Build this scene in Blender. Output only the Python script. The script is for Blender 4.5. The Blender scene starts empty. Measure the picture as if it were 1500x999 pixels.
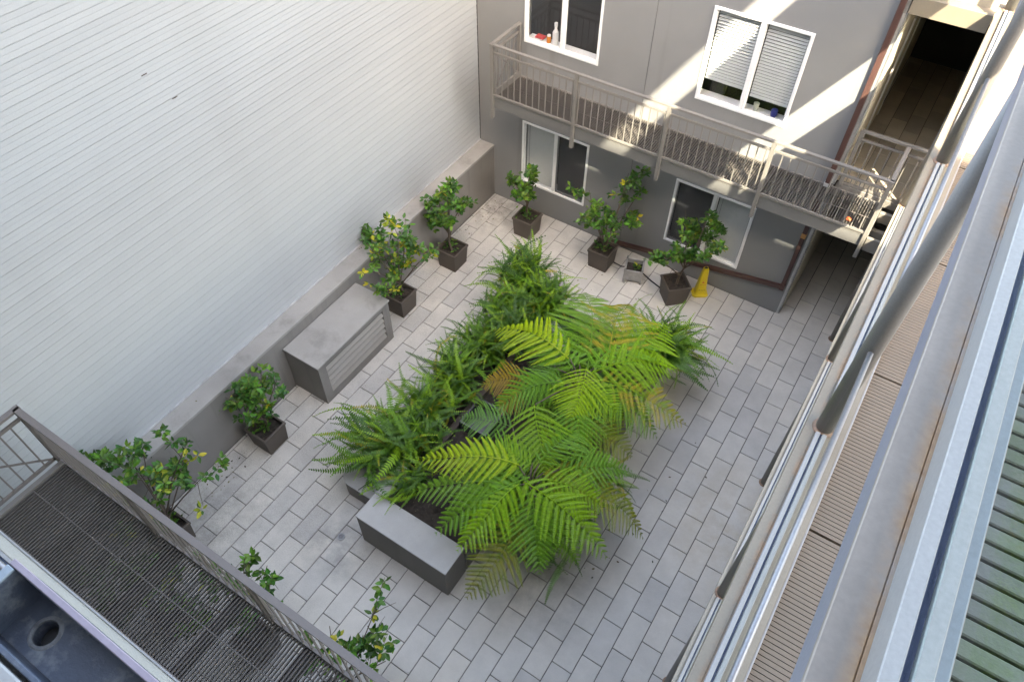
import bpy, math, random
from mathutils import Vector, Matrix
S = 0.3048                       # everything below is laid out in feet, built in metres
scene = bpy.context.scene
COL = scene.collection
random.seed(7)

# ------------------------------------------------------------------ camera
cam_d = bpy.data.cameras.new('camera'); cam = bpy.data.objects.new('camera', cam_d); COL.objects.link(cam)
CAMP = Vector((23.982, -35.444, 34.594))
R = [Vector((0.840240, 0.542129, 0.009614)), Vector((0.422345, -0.643264, -0.638621)), Vector((-0.340030, 0.540655, -0.769462))]
M = Matrix.Identity(4)
for i in range(3):
    M[i][0] = R[0][i]; M[i][1] = -R[1][i]; M[i][2] = -R[2][i]; M[i][3] = CAMP[i] * S
cam.matrix_world = M
cam_d.sensor_width = 36.0; cam_d.lens = 36.0 * 1080.4 / 1500.0
cam_d.clip_start = 0.02; cam_d.clip_end = 2000
scene.camera = cam

# ------------------------------------------------------------------ light
SUN = Vector((1.0, -1.15, 1.5)).normalized()
elev = math.asin(SUN.z); az = math.atan2(SUN.x, SUN.y)
w = bpy.data.worlds.new('World'); scene.world = w; w.use_nodes = True
nt = w.node_tree
sky = nt.nodes.new('ShaderNodeTexSky'); sky.sky_type = 'NISHITA'; sky.sun_disc = False
sky.sun_elevation = elev; sky.sun_rotation = az; sky.dust_density = 3.0; sky.air_density = 1.0; sky.ozone_density = 1.0
bg = nt.nodes['Background']; nt.links.new(sky.outputs[0], bg.inputs[0]); bg.inputs[1].default_value = 0.15
sd = bpy.data.lights.new('sun', 'SUN'); so = bpy.data.objects.new('sun', sd); COL.objects.link(so)
sd.energy = 2.0; sd.angle = math.radians(0.6); sd.color = (1.0, 0.965, 0.90)
so.rotation_euler = (-SUN).to_track_quat('-Z', 'Y').to_euler()
vs = scene.view_settings
vs.view_transform = 'Standard'; vs.look = 'None'; vs.exposure = 3.85; vs.gamma = 1.0
vs.use_curve_mapping = False
vs.use_white_balance = True; vs.white_balance_temperature = 8050; vs.white_balance_tint = 10
try:
    scene.cycles.max_bounces = 10; scene.cycles.diffuse_bounces = 6; scene.cycles.transparent_max_bounces = 16
except Exception: pass

# ------------------------------------------------------------------ mesh helpers
class MB:
    def __init__(s): s.v = []; s.f = []; s.c = None; s.mi = []
    def add(s, vs, fs, mi=0):
        o = len(s.v); s.v += [tuple(p) for p in vs]; s.f += [tuple(i + o for i in f) for f in fs]; s.mi += [mi] * len(fs)
    def box(s, x0, x1, y0, y1, z0, z1, c=0.0, T=None, mi=0):
        if x0 > x1: x0, x1 = x1, x0
        if y0 > y1: y0, y1 = y1, y0
        if z0 > z1: z0, z1 = z1, z0
        X, Y, Z = (x0, x1), (y0, y1), (z0, z1)
        if c <= 0:
            vs_ = [(X[i], Y[j], Z[k]) for i in (0, 1) for j in (0, 1) for k in (0, 1)]
            fs = [(0, 1, 3, 2), (4, 6, 7, 5), (0, 4, 5, 1), (2, 3, 7, 6), (0, 2, 6, 4), (1, 5, 7, 3)]
        else:
            c = min(c, (x1 - x0) * .45, (y1 - y0) * .45, (z1 - z0) * .45)
            vs_ = []; idx = {}
            for i in (0, 1):
                for j in (0, 1):
                    for k in (0, 1):
                        sx, sy, sz = (1 - 2 * i) * c, (1 - 2 * j) * c, (1 - 2 * k) * c
                        p = (X[i], Y[j], Z[k])
                        for a, q in (('x', (p[0], p[1] + sy, p[2] + sz)), ('y', (p[0] + sx, p[1], p[2] + sz)), ('z', (p[0] + sx, p[1] + sy, p[2]))):
                            idx[(i, j, k, a)] = len(vs_); vs_.append(q)
            fs = []
            g = lambda i, j, k, a: idx[(i, j, k, a)]
            for i in (0, 1):
                q = [g(i, 0, 0, 'x'), g(i, 1, 0, 'x'), g(i, 1, 1, 'x'), g(i, 0, 1, 'x')]; fs.append(q if i else q[::-1])
                q = [g(0, i, 0, 'y'), g(0, i, 1, 'y'), g(1, i, 1, 'y'), g(1, i, 0, 'y')]; fs.append(q if i else q[::-1])
                q = [g(0, 0, i, 'z'), g(1, 0, i, 'z'), g(1, 1, i, 'z'), g(0, 1, i, 'z')]; fs.append(q if i else q[::-1])
            for a in (0, 1):
                for b in (0, 1):
                    q = [g(0, a, b, 'y'), g(1, a, b, 'y'), g(1, a, b, 'z'), g(0, a, b, 'z')]; fs.append(q if (a == b) else q[::-1])
                    q = [g(a, 0, b, 'x'), g(a, 0, b, 'z'), g(a, 1, b, 'z'), g(a, 1, b, 'x')]; fs.append(q if (a != b) else q[::-1])
                    q = [g(a, b, 0, 'x'), g(a, b, 1, 'x'), g(a, b, 1, 'y'), g(a, b, 0, 'y')]; fs.append(q if (a == b) else q[::-1])
                    for k in (0, 1):
                        q = [g(a, b, k, 'x'), g(a, b, k, 'y'), g(a, b, k, 'z')]; fs.append(q if (a + b + k) % 2 else q[::-1])
        if T is not None: vs_ = [T @ Vector(p) for p in vs_]
        s.add(vs_, fs, mi)
    def bar(s, p, q, wx, wy, up=(0, 0, 1)):
        """rectangular bar from p to q"""
        p, q = Vector(p), Vector(q); d = (q - p).normalized(); u = Vector(up)
        if abs(d.dot(u)) > .99: u = Vector((1, 0, 0))
        a = d.cross(u).normalized(); b = a.cross(d).normalized()
        vs_ = []
        for e in (p, q):
            for sa, sb in ((-1, -1), (1, -1), (1, 1), (-1, 1)): vs_.append(e + a * sa * wx / 2 + b * sb * wy / 2)
        s.add(vs_, [(3, 2, 1, 0), (4, 5, 6, 7), (0, 1, 5, 4), (1, 2, 6, 5), (2, 3, 7, 6), (3, 0, 4, 7)])
    def tube(s, pts, rad, n=8, cap=True, mi=0):
        pts = [Vector(p) for p in pts]; m = len(pts)
        if not hasattr(rad, '__len__'): rad = [rad] * m
        vs_ = []; fs = []
        ref = None
        for i, p in enumerate(pts):
            d = (pts[min(i + 1, m - 1)] - pts[max(i - 1, 0)]).normalized()
            if ref is None: ref = Vector((0, 0, 1)) if abs(d.z) < .9 else Vector((1, 0, 0))
            a = d.cross(ref).normalized(); b = a.cross(d).normalized(); ref = b
            for k in range(n):
                t = 2 * math.pi * k / n; vs_.append(p + (a * math.cos(t) + b * math.sin(t)) * rad[i])
        for i in range(m - 1):
            for k in range(n):
                k2 = (k + 1) % n; fs.append((i * n + k, i * n + k2, (i + 1) * n + k2, (i + 1) * n + k))
        if cap: fs.append(tuple(range(n))[::-1]); fs.append(tuple((m - 1) * n + k for k in range(n)))
        s.add(vs_, fs, mi)
    def mesh(s, name, mats, origin=(0, 0, 0), smooth=False, cols=None):
        me = bpy.data.meshes.new(name)
        o = Vector(origin)
        me.from_pydata([((p[0] - o.x) * S, (p[1] - o.y) * S, (p[2] - o.z) * S) for p in s.v], [], s.f)
        for m_ in (mats if isinstance(mats, (list, tuple)) else [mats]): me.materials.append(m_)
        if any(s.mi): me.polygons.foreach_set('material_index', s.mi)
        if smooth: me.polygons.foreach_set('use_smooth', [True] * len(me.polygons))
        if cols is not None:
            at = me.color_attributes.new('tint', 'FLOAT_COLOR', 'POINT')
            at.data.foreach_set('color', [x for c in cols for x in (c[0], c[1], c[2], 1.0)])
        me.update(); return me
    def build(s, name, mat, parent=None, smooth=False, cols=None, at=None):
        """one mesh object; with a parent the mesh is expressed in the parent's frame"""
        o = Vector(parent['_o']) if parent is not None and '_o' in parent else Vector((0, 0, 0))
        base = Vector(at) if at is not None else o
        me = s.mesh(name, mat, base, smooth, cols)
        ob = bpy.data.objects.new(name, me); COL.objects.link(ob)
        ob['_o'] = tuple(base)
        if parent is not None: ob.parent = parent
        ob.location = (base - o) * S
        return ob

def tag(o, label, cat, group=None):
    o['label'] = label; o['category'] = cat
    if group: o['group'] = group
    return o
def thing(name, at, label, cat, group=None):
    o = bpy.data.objects.new(name, None); COL.objects.link(o); o.location = Vector(at) * S; o['_o'] = tuple(at)
    o.empty_display_size = .1
    return tag(o, label, cat, group)
def inst(name, me, parent, loc, mat3=None, color=None):
    """another object on shared mesh data; loc in feet (world)"""
    ob = bpy.data.objects.new(name, me); COL.objects.link(ob)
    o = Vector(parent['_o']) if parent is not None else Vector((0, 0, 0))
    if parent is not None: ob.parent = parent
    ob['_o'] = tuple(loc)
    m = Matrix.Translation((Vector(loc) - o) * S)
    if mat3 is not None: m = m @ mat3.to_4x4()
    ob.matrix_local = m
    if color: ob.color = color
    return ob
def stuff(o): o['kind'] = 'stuff'; return o
def struct(o): o['kind'] = 'structure'; return o

# ------------------------------------------------------------------ materials
def newmat(name):
    m = bpy.data.materials.new(name); m.use_nodes = True
    n = m.node_tree.nodes; b = n['Principled BSDF']
    return m, m.node_tree, b
def N(t, typ, **kw):
    n = t.nodes.new(typ)
    for k, v in kw.items(): setattr(n, k, v)
    return n
def noise(t, scale, detail=5, rough=.6, vec=None, stretch=None):
    n = N(t, 'ShaderNodeTexNoise'); n.inputs['Scale'].default_value = scale; n.inputs['Detail'].default_value = detail; n.inputs['Roughness'].default_value = rough
    g = N(t, 'ShaderNodeNewGeometry'); src = g.outputs['Position']
    if vec is not None: src = vec
    if stretch:
        mp = N(t, 'ShaderNodeMapping'); mp.inputs['Scale'].default_value = stretch; t.links.new(src, mp.inputs['Vector']); src = mp.outputs[0]
    t.links.new(src, n.inputs['Vector']); return n.outputs['Fac']
def ramp(t, fac, stops):
    r = N(t, 'ShaderNodeValToRGB'); e = r.color_ramp.elements
    while len(e) < len(stops): e.new(.5)
    for el, (p, c) in zip(e, stops):
        el.position = p; el.color = (c, c, c, 1) if not hasattr(c, '__len__') else (*c, 1)
    t.links.new(fac, r.inputs[0]); return r.outputs[0]
def mix(t, fac, a, b, mode='MIX'):
    m = N(t, 'ShaderNodeMix', data_type='RGBA', blend_type=mode)
    for s_, v in ((m.inputs[0], fac), (m.inputs[6], a), (m.inputs[7], b)):
        if hasattr(v, 'is_linked'): t.links.new(v, s_)
        elif hasattr(v, '__len__'): s_.default_value = (*v, 1) if len(v) == 3 else v
        else: s_.default_value = v
    return m.outputs[2]
def bump(t, b, fac, strength=.3, dist=.005):
    n = N(t, 'ShaderNodeBump'); n.inputs['Strength'].default_value = strength; n.inputs['Distance'].default_value = dist
    t.links.new(fac, n.inputs['Height']); t.links.new(n.outputs[0], b.inputs['Normal'])
def simple(name, c, rough=.6, var=.12, scale=3.0, fine=60, metal=0.0, bmp=.15, stain=None, objvar=0.0, streak=None):
    m, t, b = newmat(name)
    col = mix(t, ramp(t, noise(t, scale), [(.3, 0.0), (.7, 1.0)]), [x * (1 - var) for x in c], [min(1, x * (1 + var)) for x in c])
    col = mix(t, ramp(t, noise(t, fine, 3), [(.35, .88), (.65, 1.0)]), (0, 0, 0), col, 'MIX') if False else mix(t, 1.0, col, ramp(t, noise(t, fine, 3), [(.3, .86), (.7, 1.0)]), 'MULTIPLY')
    if stain:
        sc_, lo, hi, sc = stain
        col = mix(t, ramp(t, noise(t, sc_, 6, .7), [(lo, 0.0), (hi, 1.0)]), col, sc)
    if streak:      # vertical run marks
        col = mix(t, ramp(t, noise(t, streak[0], 4, .6, stretch=(1, 1, .06)), [(streak[1], 0.0), (streak[2], 1.0)]), col, streak[3])
    if objvar:
        oi = N(t, 'ShaderNodeObjectInfo')
        col = mix(t, 1.0, col, ramp(t, oi.outputs['Random'], [(0, 1 - objvar), (1, 1.0)]), 'MULTIPLY')
    t.links.new(col, b.inputs['Base Color']); b.inputs['Roughness'].default_value = rough; b.inputs['Metallic'].default_value = metal
    if bmp: bump(t, b, noise(t, fine * 1.3, 4), bmp, .004)
    return m

def tile_mat():
    m, t, b = newmat('paver')
    oi = N(t, 'ShaderNodeObjectInfo')
    base = ramp(t, oi.outputs['Random'], [(0.0, (.49, .462, .425)), (.3, (.545, .515, .47)), (.7, (.575, .54, .485)), (1.0, (.60, .555, .49))])
    col = mix(t, ramp(t, noise(t, 2.2, 6, .65), [(.35, 0.0), (.75, 1.0)]), base, mix(t, 1.0, base, (.80, .80, .80), 'MULTIPLY'))
    # dark speckled grime that gathers towards the planted side of the court
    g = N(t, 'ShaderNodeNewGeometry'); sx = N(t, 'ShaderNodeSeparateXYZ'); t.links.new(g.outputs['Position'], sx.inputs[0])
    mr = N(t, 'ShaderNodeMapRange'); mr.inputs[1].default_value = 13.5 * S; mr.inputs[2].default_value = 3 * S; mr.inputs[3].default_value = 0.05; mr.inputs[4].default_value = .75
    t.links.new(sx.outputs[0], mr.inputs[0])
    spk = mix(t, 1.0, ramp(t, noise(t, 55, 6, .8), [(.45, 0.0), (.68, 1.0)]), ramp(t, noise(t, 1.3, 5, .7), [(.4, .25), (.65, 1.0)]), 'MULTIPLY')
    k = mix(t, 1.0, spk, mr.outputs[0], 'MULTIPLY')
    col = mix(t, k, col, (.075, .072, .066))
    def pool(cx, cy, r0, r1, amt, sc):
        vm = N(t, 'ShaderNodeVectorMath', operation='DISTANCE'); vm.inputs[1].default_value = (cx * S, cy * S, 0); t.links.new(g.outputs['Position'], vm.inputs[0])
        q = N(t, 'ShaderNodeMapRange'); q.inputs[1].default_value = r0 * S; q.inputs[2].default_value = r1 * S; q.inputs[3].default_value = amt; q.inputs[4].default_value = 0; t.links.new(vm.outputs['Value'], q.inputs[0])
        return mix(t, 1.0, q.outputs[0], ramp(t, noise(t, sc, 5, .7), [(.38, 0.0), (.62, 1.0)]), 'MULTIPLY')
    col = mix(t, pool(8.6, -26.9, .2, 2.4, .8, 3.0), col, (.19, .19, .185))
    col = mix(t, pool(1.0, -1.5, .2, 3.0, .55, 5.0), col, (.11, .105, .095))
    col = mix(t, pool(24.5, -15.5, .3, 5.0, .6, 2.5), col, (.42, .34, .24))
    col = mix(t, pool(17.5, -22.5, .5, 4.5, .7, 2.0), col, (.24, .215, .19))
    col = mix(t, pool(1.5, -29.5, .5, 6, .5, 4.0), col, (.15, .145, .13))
    col = mix(t, ramp(t, noise(t, 4.5, 7, .75), [(.60, 0.0), (.74, .35)]), col, (.30, .29, .27))
    col = mix(t, 1.0, col, ramp(t, noise(t, 130, 3), [(.25, .84), (.75, 1.06)]), 'MULTIPLY')
    t.links.new(col, b.inputs['Base Color']); b.inputs['Roughness'].default_value = .72
    bump(t, b, noise(t, 90, 5, .7), .35, .002)
    return m

def leaf_mat(name, attr=True, trans=.3):
    m, t, b = newmat(name)
    if attr:
        a = N(t, 'ShaderNodeAttribute'); a.attribute_name = 'tint'; col = a.outputs['Color']
    else:
        oi = N(t, 'ShaderNodeObjectInfo'); a = N(t, 'ShaderNodeAttribute'); a.attribute_name = 'tint'
        tip = N(t, 'ShaderNodeSeparateColor'); t.links.new(a.outputs['Color'], tip.inputs[0])
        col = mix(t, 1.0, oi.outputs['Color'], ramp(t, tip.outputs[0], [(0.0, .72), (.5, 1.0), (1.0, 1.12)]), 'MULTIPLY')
        # yellowing blotches on ageing fronds, held in the object alpha
        yel = mix(t, ramp(t, noise(t, 5, 3), [(.42, 0.0), (.6, 1.0)]), (0, 0, 0), (1, 1, 1))
        am = N(t, 'ShaderNodeMath', operation='MULTIPLY'); t.links.new(yel, am.inputs[0]); t.links.new(oi.outputs['Alpha'], am.inputs[1])
        col = mix(t, am.outputs[0], col, (.42, .33, .03))
    col = mix(t, 1.0, col, ramp(t, noise(t, 25, 3), [(.3, .78), (.7, 1.1)]), 'MULTIPLY')
    t.links.new(col, b.inputs['Base Color']); b.inputs['Roughness'].default_value = .42
    b.inputs['Specular IOR Level'].default_value = .35
    tr = N(t, 'ShaderNodeBsdfTranslucent'); t.links.new(col, tr.inputs[0])
    ms = N(t, 'ShaderNodeMixShader'); ms.inputs[0].default_value = trans
    out = t.nodes['Material Output']
    t.links.new(b.outputs[0], ms.inputs[1]); t.links.new(tr.outputs[0], ms.inputs[2]); t.links.new(ms.outputs[0], out.inputs[0])
    return m

def glass_mat(name, tint=(1, 1, 1), rough=.0, refl=.8):
    m, t, b = newmat(name)
    t.nodes.remove(b)
    tr = N(t, 'ShaderNodeBsdfTransparent'); tr.inputs[0].default_value = (*tint, 1)
    gl = N(t, 'ShaderNodeBsdfGlossy'); gl.inputs['Roughness'].default_value = rough
    lw = N(t, 'ShaderNodeLayerWeight'); lw.inputs[0].default_value = .5
    pw = N(t, 'ShaderNodeMath', operation='POWER'); pw.inputs[1].default_value = 4.0; t.links.new(lw.outputs['Facing'], pw.inputs[0])
    fr = N(t, 'ShaderNodeMath', operation='MULTIPLY_ADD'); fr.inputs[1].default_value = refl; fr.inputs[2].default_value = .035 * min(1, refl * 1.4); t.links.new(pw.outputs[0], fr.inputs[0])
    ms = N(t, 'ShaderNodeMixShader'); t.links.new(fr.outputs[0], ms.inputs[0]); t.links.new(tr.outputs[0], ms.inputs[1]); t.links.new(gl.outputs[0], ms.inputs[2])
    t.links.new(ms.outputs[0], t.nodes['Material Output'].inputs[0])
    return m

def beam_mat(name, c, rust_x=None):
    """painted steel with rust stains; rust gathers along a seam at x = rust_x (feet)"""
    m, t, b = newmat(name)
    col = mix(t, ramp(t, noise(t, 2.5, 5), [(.3, 0.0), (.7, 1.0)]), [x * .9 for x in c], [x * 1.06 for x in c])
    spots = ramp(t, noise(t, 5.0, 6, .75), [(.60, 0.0), (.72, 1.0)])
    if rust_x is not None:
        g = N(t, 'ShaderNodeNewGeometry'); sx = N(t, 'ShaderNodeSeparateXYZ'); t.links.new(g.outputs['Position'], sx.inputs[0])
        d = N(t, 'ShaderNodeMath', operation='SUBTRACT'); d.inputs[1].default_value = rust_x * S; t.links.new(sx.outputs[0], d.inputs[0])
        ab = N(t, 'ShaderNodeMath', operation='ABSOLUTE'); t.links.new(d.outputs[0], ab.inputs[0])
        mr = N(t, 'ShaderNodeMapRange'); mr.inputs[1].default_value = .002; mr.inputs[2].default_value = .11 * S; mr.inputs[3].default_value = 1; mr.inputs[4].default_value = 0
        t.links.new(ab.outputs[0], mr.inputs[0])
        near = mix(t, 1.0, mr.outputs[0], ramp(t, noise(t, 3.2, 5, .7, stretch=(1, 1.0, 1)), [(.43, 0.0), (.60, 1.0)]), 'MULTIPLY')
        spots = mix(t, 1.0, mix(t, 1.0, spots, (.22, .22, .22), 'MULTIPLY'), near, 'ADD')
    col = mix(t, spots, col, mix(t, noise(t, 40), (.20, .10, .05), (.42, .27, .15)))
    col = mix(t, 1.0, col, ramp(t, noise(t, 70, 4), [(.3, .88), (.7, 1.0)]), 'MULTIPLY')
    t.links.new(col, b.inputs['Base Color']); b.inputs['Roughness'].default_value = .5
    bump(t, b, noise(t, 60, 4), .15, .002)
    return m

M_TILE = tile_mat()
M_GROUT = simple('grout', (.085, .078, .07), .95)
M_STUCCO = simple('grey_stucco', (.222, .221, .221), .9, .05, .8, 240, bmp=.25, streak=(2.5, .60, .80, (.165, .16, .155)))
M_JOINT = simple('joint', (.03, .03, .03), .9)
M_SIDING = simple('white_siding', (.415, .425, .43), .55, .03, .5, 150, bmp=.12, objvar=.05, streak=(1.2, .55, .85, (.365, .37, .37)))
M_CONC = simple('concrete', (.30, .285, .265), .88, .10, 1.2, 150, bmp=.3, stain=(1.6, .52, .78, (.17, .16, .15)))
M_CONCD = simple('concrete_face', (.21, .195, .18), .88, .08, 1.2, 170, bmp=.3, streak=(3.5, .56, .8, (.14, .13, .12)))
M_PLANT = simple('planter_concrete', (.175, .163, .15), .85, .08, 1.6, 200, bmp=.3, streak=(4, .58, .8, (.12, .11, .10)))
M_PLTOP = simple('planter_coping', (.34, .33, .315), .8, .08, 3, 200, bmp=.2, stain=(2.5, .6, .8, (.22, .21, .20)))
M_TAUPE = simple('taupe_paint', (.185, .17, .155), .5, .05, 3, 120, bmp=.08)
M_TAUPED = simple('dark_taupe_paint', (.15, .13, .12), .55, .06, 3, 120, bmp=.08)
M_GRATE = simple('grating_steel', (.095, .083, .075), .55, .1, 4, 120, bmp=.05)
M_VINYL = simple('white_vinyl', (.80, .80, .80), .35, .02, 2, 100, bmp=0)
M_BLIND = simple('blind_slat', (.47, .49, .48), .5, .03, 3, 100, bmp=0)
M_BLINDD = simple('screened_blind', (.3, .3, .305), .7, .06, 3, 200, bmp=0)
M_ROOMDIM = simple('room_dimness', (.06, .055, .055), .9, .2, 2, 30, bmp=0)  # dark backing: the dimness inside the windows is put into the colour
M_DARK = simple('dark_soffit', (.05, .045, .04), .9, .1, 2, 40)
M_GLASS = glass_mat('window_glass')
M_GUARD = glass_mat('guard_glass', (.95, .98, .97), 0, .14)
M_ALU = simple('white_aluminium', (.275, .268, .262), .4, .03, 4, 100, bmp=.05)
M_SLOT = simple('gasket', (.03, .045, .10), .4, .1, 4, 80, bmp=0)
M_BEAM3 = beam_mat('beam_grey', (.27, .225, .19), 24.93)
M_BEAM2 = beam_mat('beam_beige', (.215, .18, .135), 24.93)
M_BEAM1 = beam_mat('beam_cream', (.29, .26, .21), None)
M_BLUEG = simple('blue_grey_sill', (.185, .22, .25), .45, .06, 4, 90, bmp=.05)
M_FACE3 = simple('blue_grey_web', (.19, .19, .225), .5, .05, 3, 90, bmp=.05, stain=(4, .66, .76, (.20, .17, .15)))
M_DECK = simple('composite_deck', (.155, .118, .086), .75, .06, 3, 160, bmp=.15)
M_MOSS = simple('mossy_plank', (.15, .158, .15), .8, .12, 3, 90, bmp=.3, stain=(3.0, .47, .72, (.075, .115, .04)), objvar=.3)
M_MOSSG = simple('moss', (.035, .06, .015), .95, .4, 30, 90, bmp=.6)
M_COLUMN = simple('grey_steel_column', (.20, .19, .175), .45, .06, 3, 90, metal=.0, bmp=.05)
M_STEEL = simple('stainless_rail', (.28, .28, .285), .5, .03, 3, 60, metal=.85, bmp=0)
M_POT = simple('brown_pot', (.085, .068, .056), .6, .1, 4, 120, bmp=.25)
M_SOIL = simple('soil', (.035, .026, .02), .95, .45, 18, 90, bmp=1.0, stain=(30, .6, .7, (.12, .10, .075)))
M_BARK = simple('bark', (.10, .075, .055), .9, .25, 20, 90, bmp=.6)
M_LEAF = leaf_mat('citrus_leaf', True, .25)
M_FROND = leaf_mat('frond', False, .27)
M_YEL = simple('yellow_plastic', (.66, .50, .02), .4, .04, 4, 60, bmp=0)
M_PRINT = simple('dark_print', (.06, .04, .02), .5, 0, 4, 60, bmp=0)
M_RED = simple('red_print', (.55, .12, .04), .5, 0, 4, 60, bmp=0)
M_BLACK = simple('black_rubber', (.02, .02, .02), .5, .1, 6, 60, bmp=0)
M_BROWN = simple('brown_pipe', (.075, .036, .03), .45, .12, 3, 70, bmp=.08, stain=(4, .6, .75, (.12, .06, .045)))
M_TAGO = simple('orange_band', (.55, .27, .09), .5, .1, 6, 60, bmp=0)
M_CREAM = simple('cream_paint', (.66, .60, .48), .7, .05, 2, 120, bmp=.1)
M_GWOOD = simple('grey_wood', (.30, .29, .28), .8, .15, 10, 120, bmp=.3)
M_GALV = simple('galvanised', (.50, .50, .50), .4, .15, 8, 60, metal=.5, bmp=.05)
M_GUTTER = simple('gutter_metal', (.05, .063, .09), .5, .3, 5, 60, bmp=.3, stain=(14, .52, .70, (.15, .165, .18)))
M_GUTLIP = simple('gutter_lip', (.22, .18, .215), .45, .1, 6, 60, bmp=.1)
M_WATER = simple('basin_slate', (.05, .05, .055), .25, .2, 6, 60, bmp=.1)
M_NEAR = simple('near_wall_paint', (.40, .38, .32), .7, .05, 2, 120, bmp=.1)
M_BOUNCE = simple('bounce_render', (.70, .68, .64), .85, .04, .8, 120)  # unseen upper facades kept pale to bounce light onto the paving
M_GROUND = simple('ground', (.12, .115, .11), .95, .2, .5, 20)

# ------------------------------------------------------------------ ground
g = MB(); g.box(-900, 900, -900, 900, -1.2, -0.6); struct(g.build('ground', M_GROUND))
fl = MB(); fl.box(-0.02, 28.9, -35.6, 16, -0.6, -0.035)
floor = struct(fl.build('courtyard_floor', M_GROUT))
floor['_o'] = (0, 0, 0)

# paving tiles: 1 x 2 ft running bond, laid along the court
TW, TL, X0 = 1.0045, 1.985, .2
def tile_mesh(wd, ln):
    b = MB(); j = .016
    b.box(-wd / 2 + j / 1, wd / 2 - j / 1, -ln / 2 + j, ln / 2 - j, -.12, 0, .018)
    return b.mesh('paving_tile', M_TILE)
TM = tile_mesh(TW, TL)
cands = []
rest = MB()
def cam_depth(p): return (Vector(p) - CAMP).dot(R[2])
def proj(p):
    d = Vector(p) - CAMP; z = d.dot(R[2])
    if z < .5: return None
    return 750 + 1080.4 * d.dot(R[0]) / z, 499.5 + 1080.4 * d.dot(R[1]) / z
for n in range(-1, 29):
    xa, xb = X0 + n * TW, X0 + (n + 1) * TW
    xa_, xb_ = max(xa, 0.03), min(xb, 28.8)
    if xb_ - xa_ < .08: continue
    y0 = -7.945 + (TL / 2 if n % 2 else 0)
    for k in range(-16, 14):
        ya, yb = y0 + k * TL, y0 + (k + 1) * TL
        lo, hi = max(ya, -35.4), min(yb, 15.9 if n >= 21 else -.03)
        if hi - lo < .1: continue
        cx, cy = (xa_ + xb_) / 2, (lo + hi) / 2
        p = proj((cx, cy, 0))
        vis = p and -40 < p[0] < 1540 and -40 < p[1] < 1040 and cx < 25.6
        # under the planter, or under the near walkway: not seen
        hidden = (7.2 < cx < 17.6 and -22.5 < cy < -8.2) or (9.8 < cx < 14.4 and cy < -22.4 and cy > -25.6)
        full = (xb_ - xa_ > TW - .01) and (hi - lo > TL - .01)
        cands.append((0 if (vis and not hidden) else 1, cam_depth((cx, cy, 0)) + (25 if cy < -32.3 else 0), cx, cy, xb_ - xa_, hi - lo, full))
cands.sort(key=lambda q: (q[0], q[1]))
rt = random.Random(3)
for i, (h_, d_, cx, cy, wd, ln, full) in enumerate(cands):
    dz = rt.uniform(-.006, .006)
    if i < 298 and not h_:
        inst('paving_tile', TM if full else tile_mesh(wd, ln), floor, (cx, cy, dz), Matrix.Rotation(rt.uniform(-.002, .002), 3, 'Z'))
    else:
        j = .016; rest.box(cx - wd / 2 + j, cx + wd / 2 - j, cy - ln / 2 + j, cy + ln / 2 - j, -.12, dz, .018)
if rest.v: stuff(rest.build('paving_tile', M_TILE, floor))

# floor drain
d = MB()
d.tube([(8.45, -26.45, -.02), (8.45, -26.45, .025)], .17, 20)
dr = thing('floor_drain', (8.45, -26.45, 0), 'small round chrome floor drain set in the grey pavers', 'drain')
rg = MB()
for k in range(20):
    a, b_ = 2 * math.pi * k / 20, 2 * math.pi * (k + 1) / 20
    P = lambda r_, t_, z_: (8.45 + r_ * math.cos(t_), -26.45 + r_ * math.sin(t_), z_)
    rg.add([P(.19, a, .01), P(.19, b_, .01), P(.185, b_, .045), P(.185, a, .045), P(.13, b_, .045), P(.13, a, .045), P(.13, b_, .0), P(.13, a, .0)], [(0, 1, 2, 3), (3, 2, 4, 5), (5, 4, 6, 7)])
rg.build('ring', M_STEEL, dr)
gr = MB(); gr.tube([(8.45, -26.45, .0), (8.45, -26.45, .012)], .13, 16); gr.build('grate', M_BLACK, dr)
gg = MB()
for k in range(-2, 3): gg.box(8.45 - .11, 8.45 + .11, -26.45 + k * .045 - .009, -26.45 + k * .045 + .009, .012, .03)
gg.build('grate_bars', M_STEEL, dr)

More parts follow.
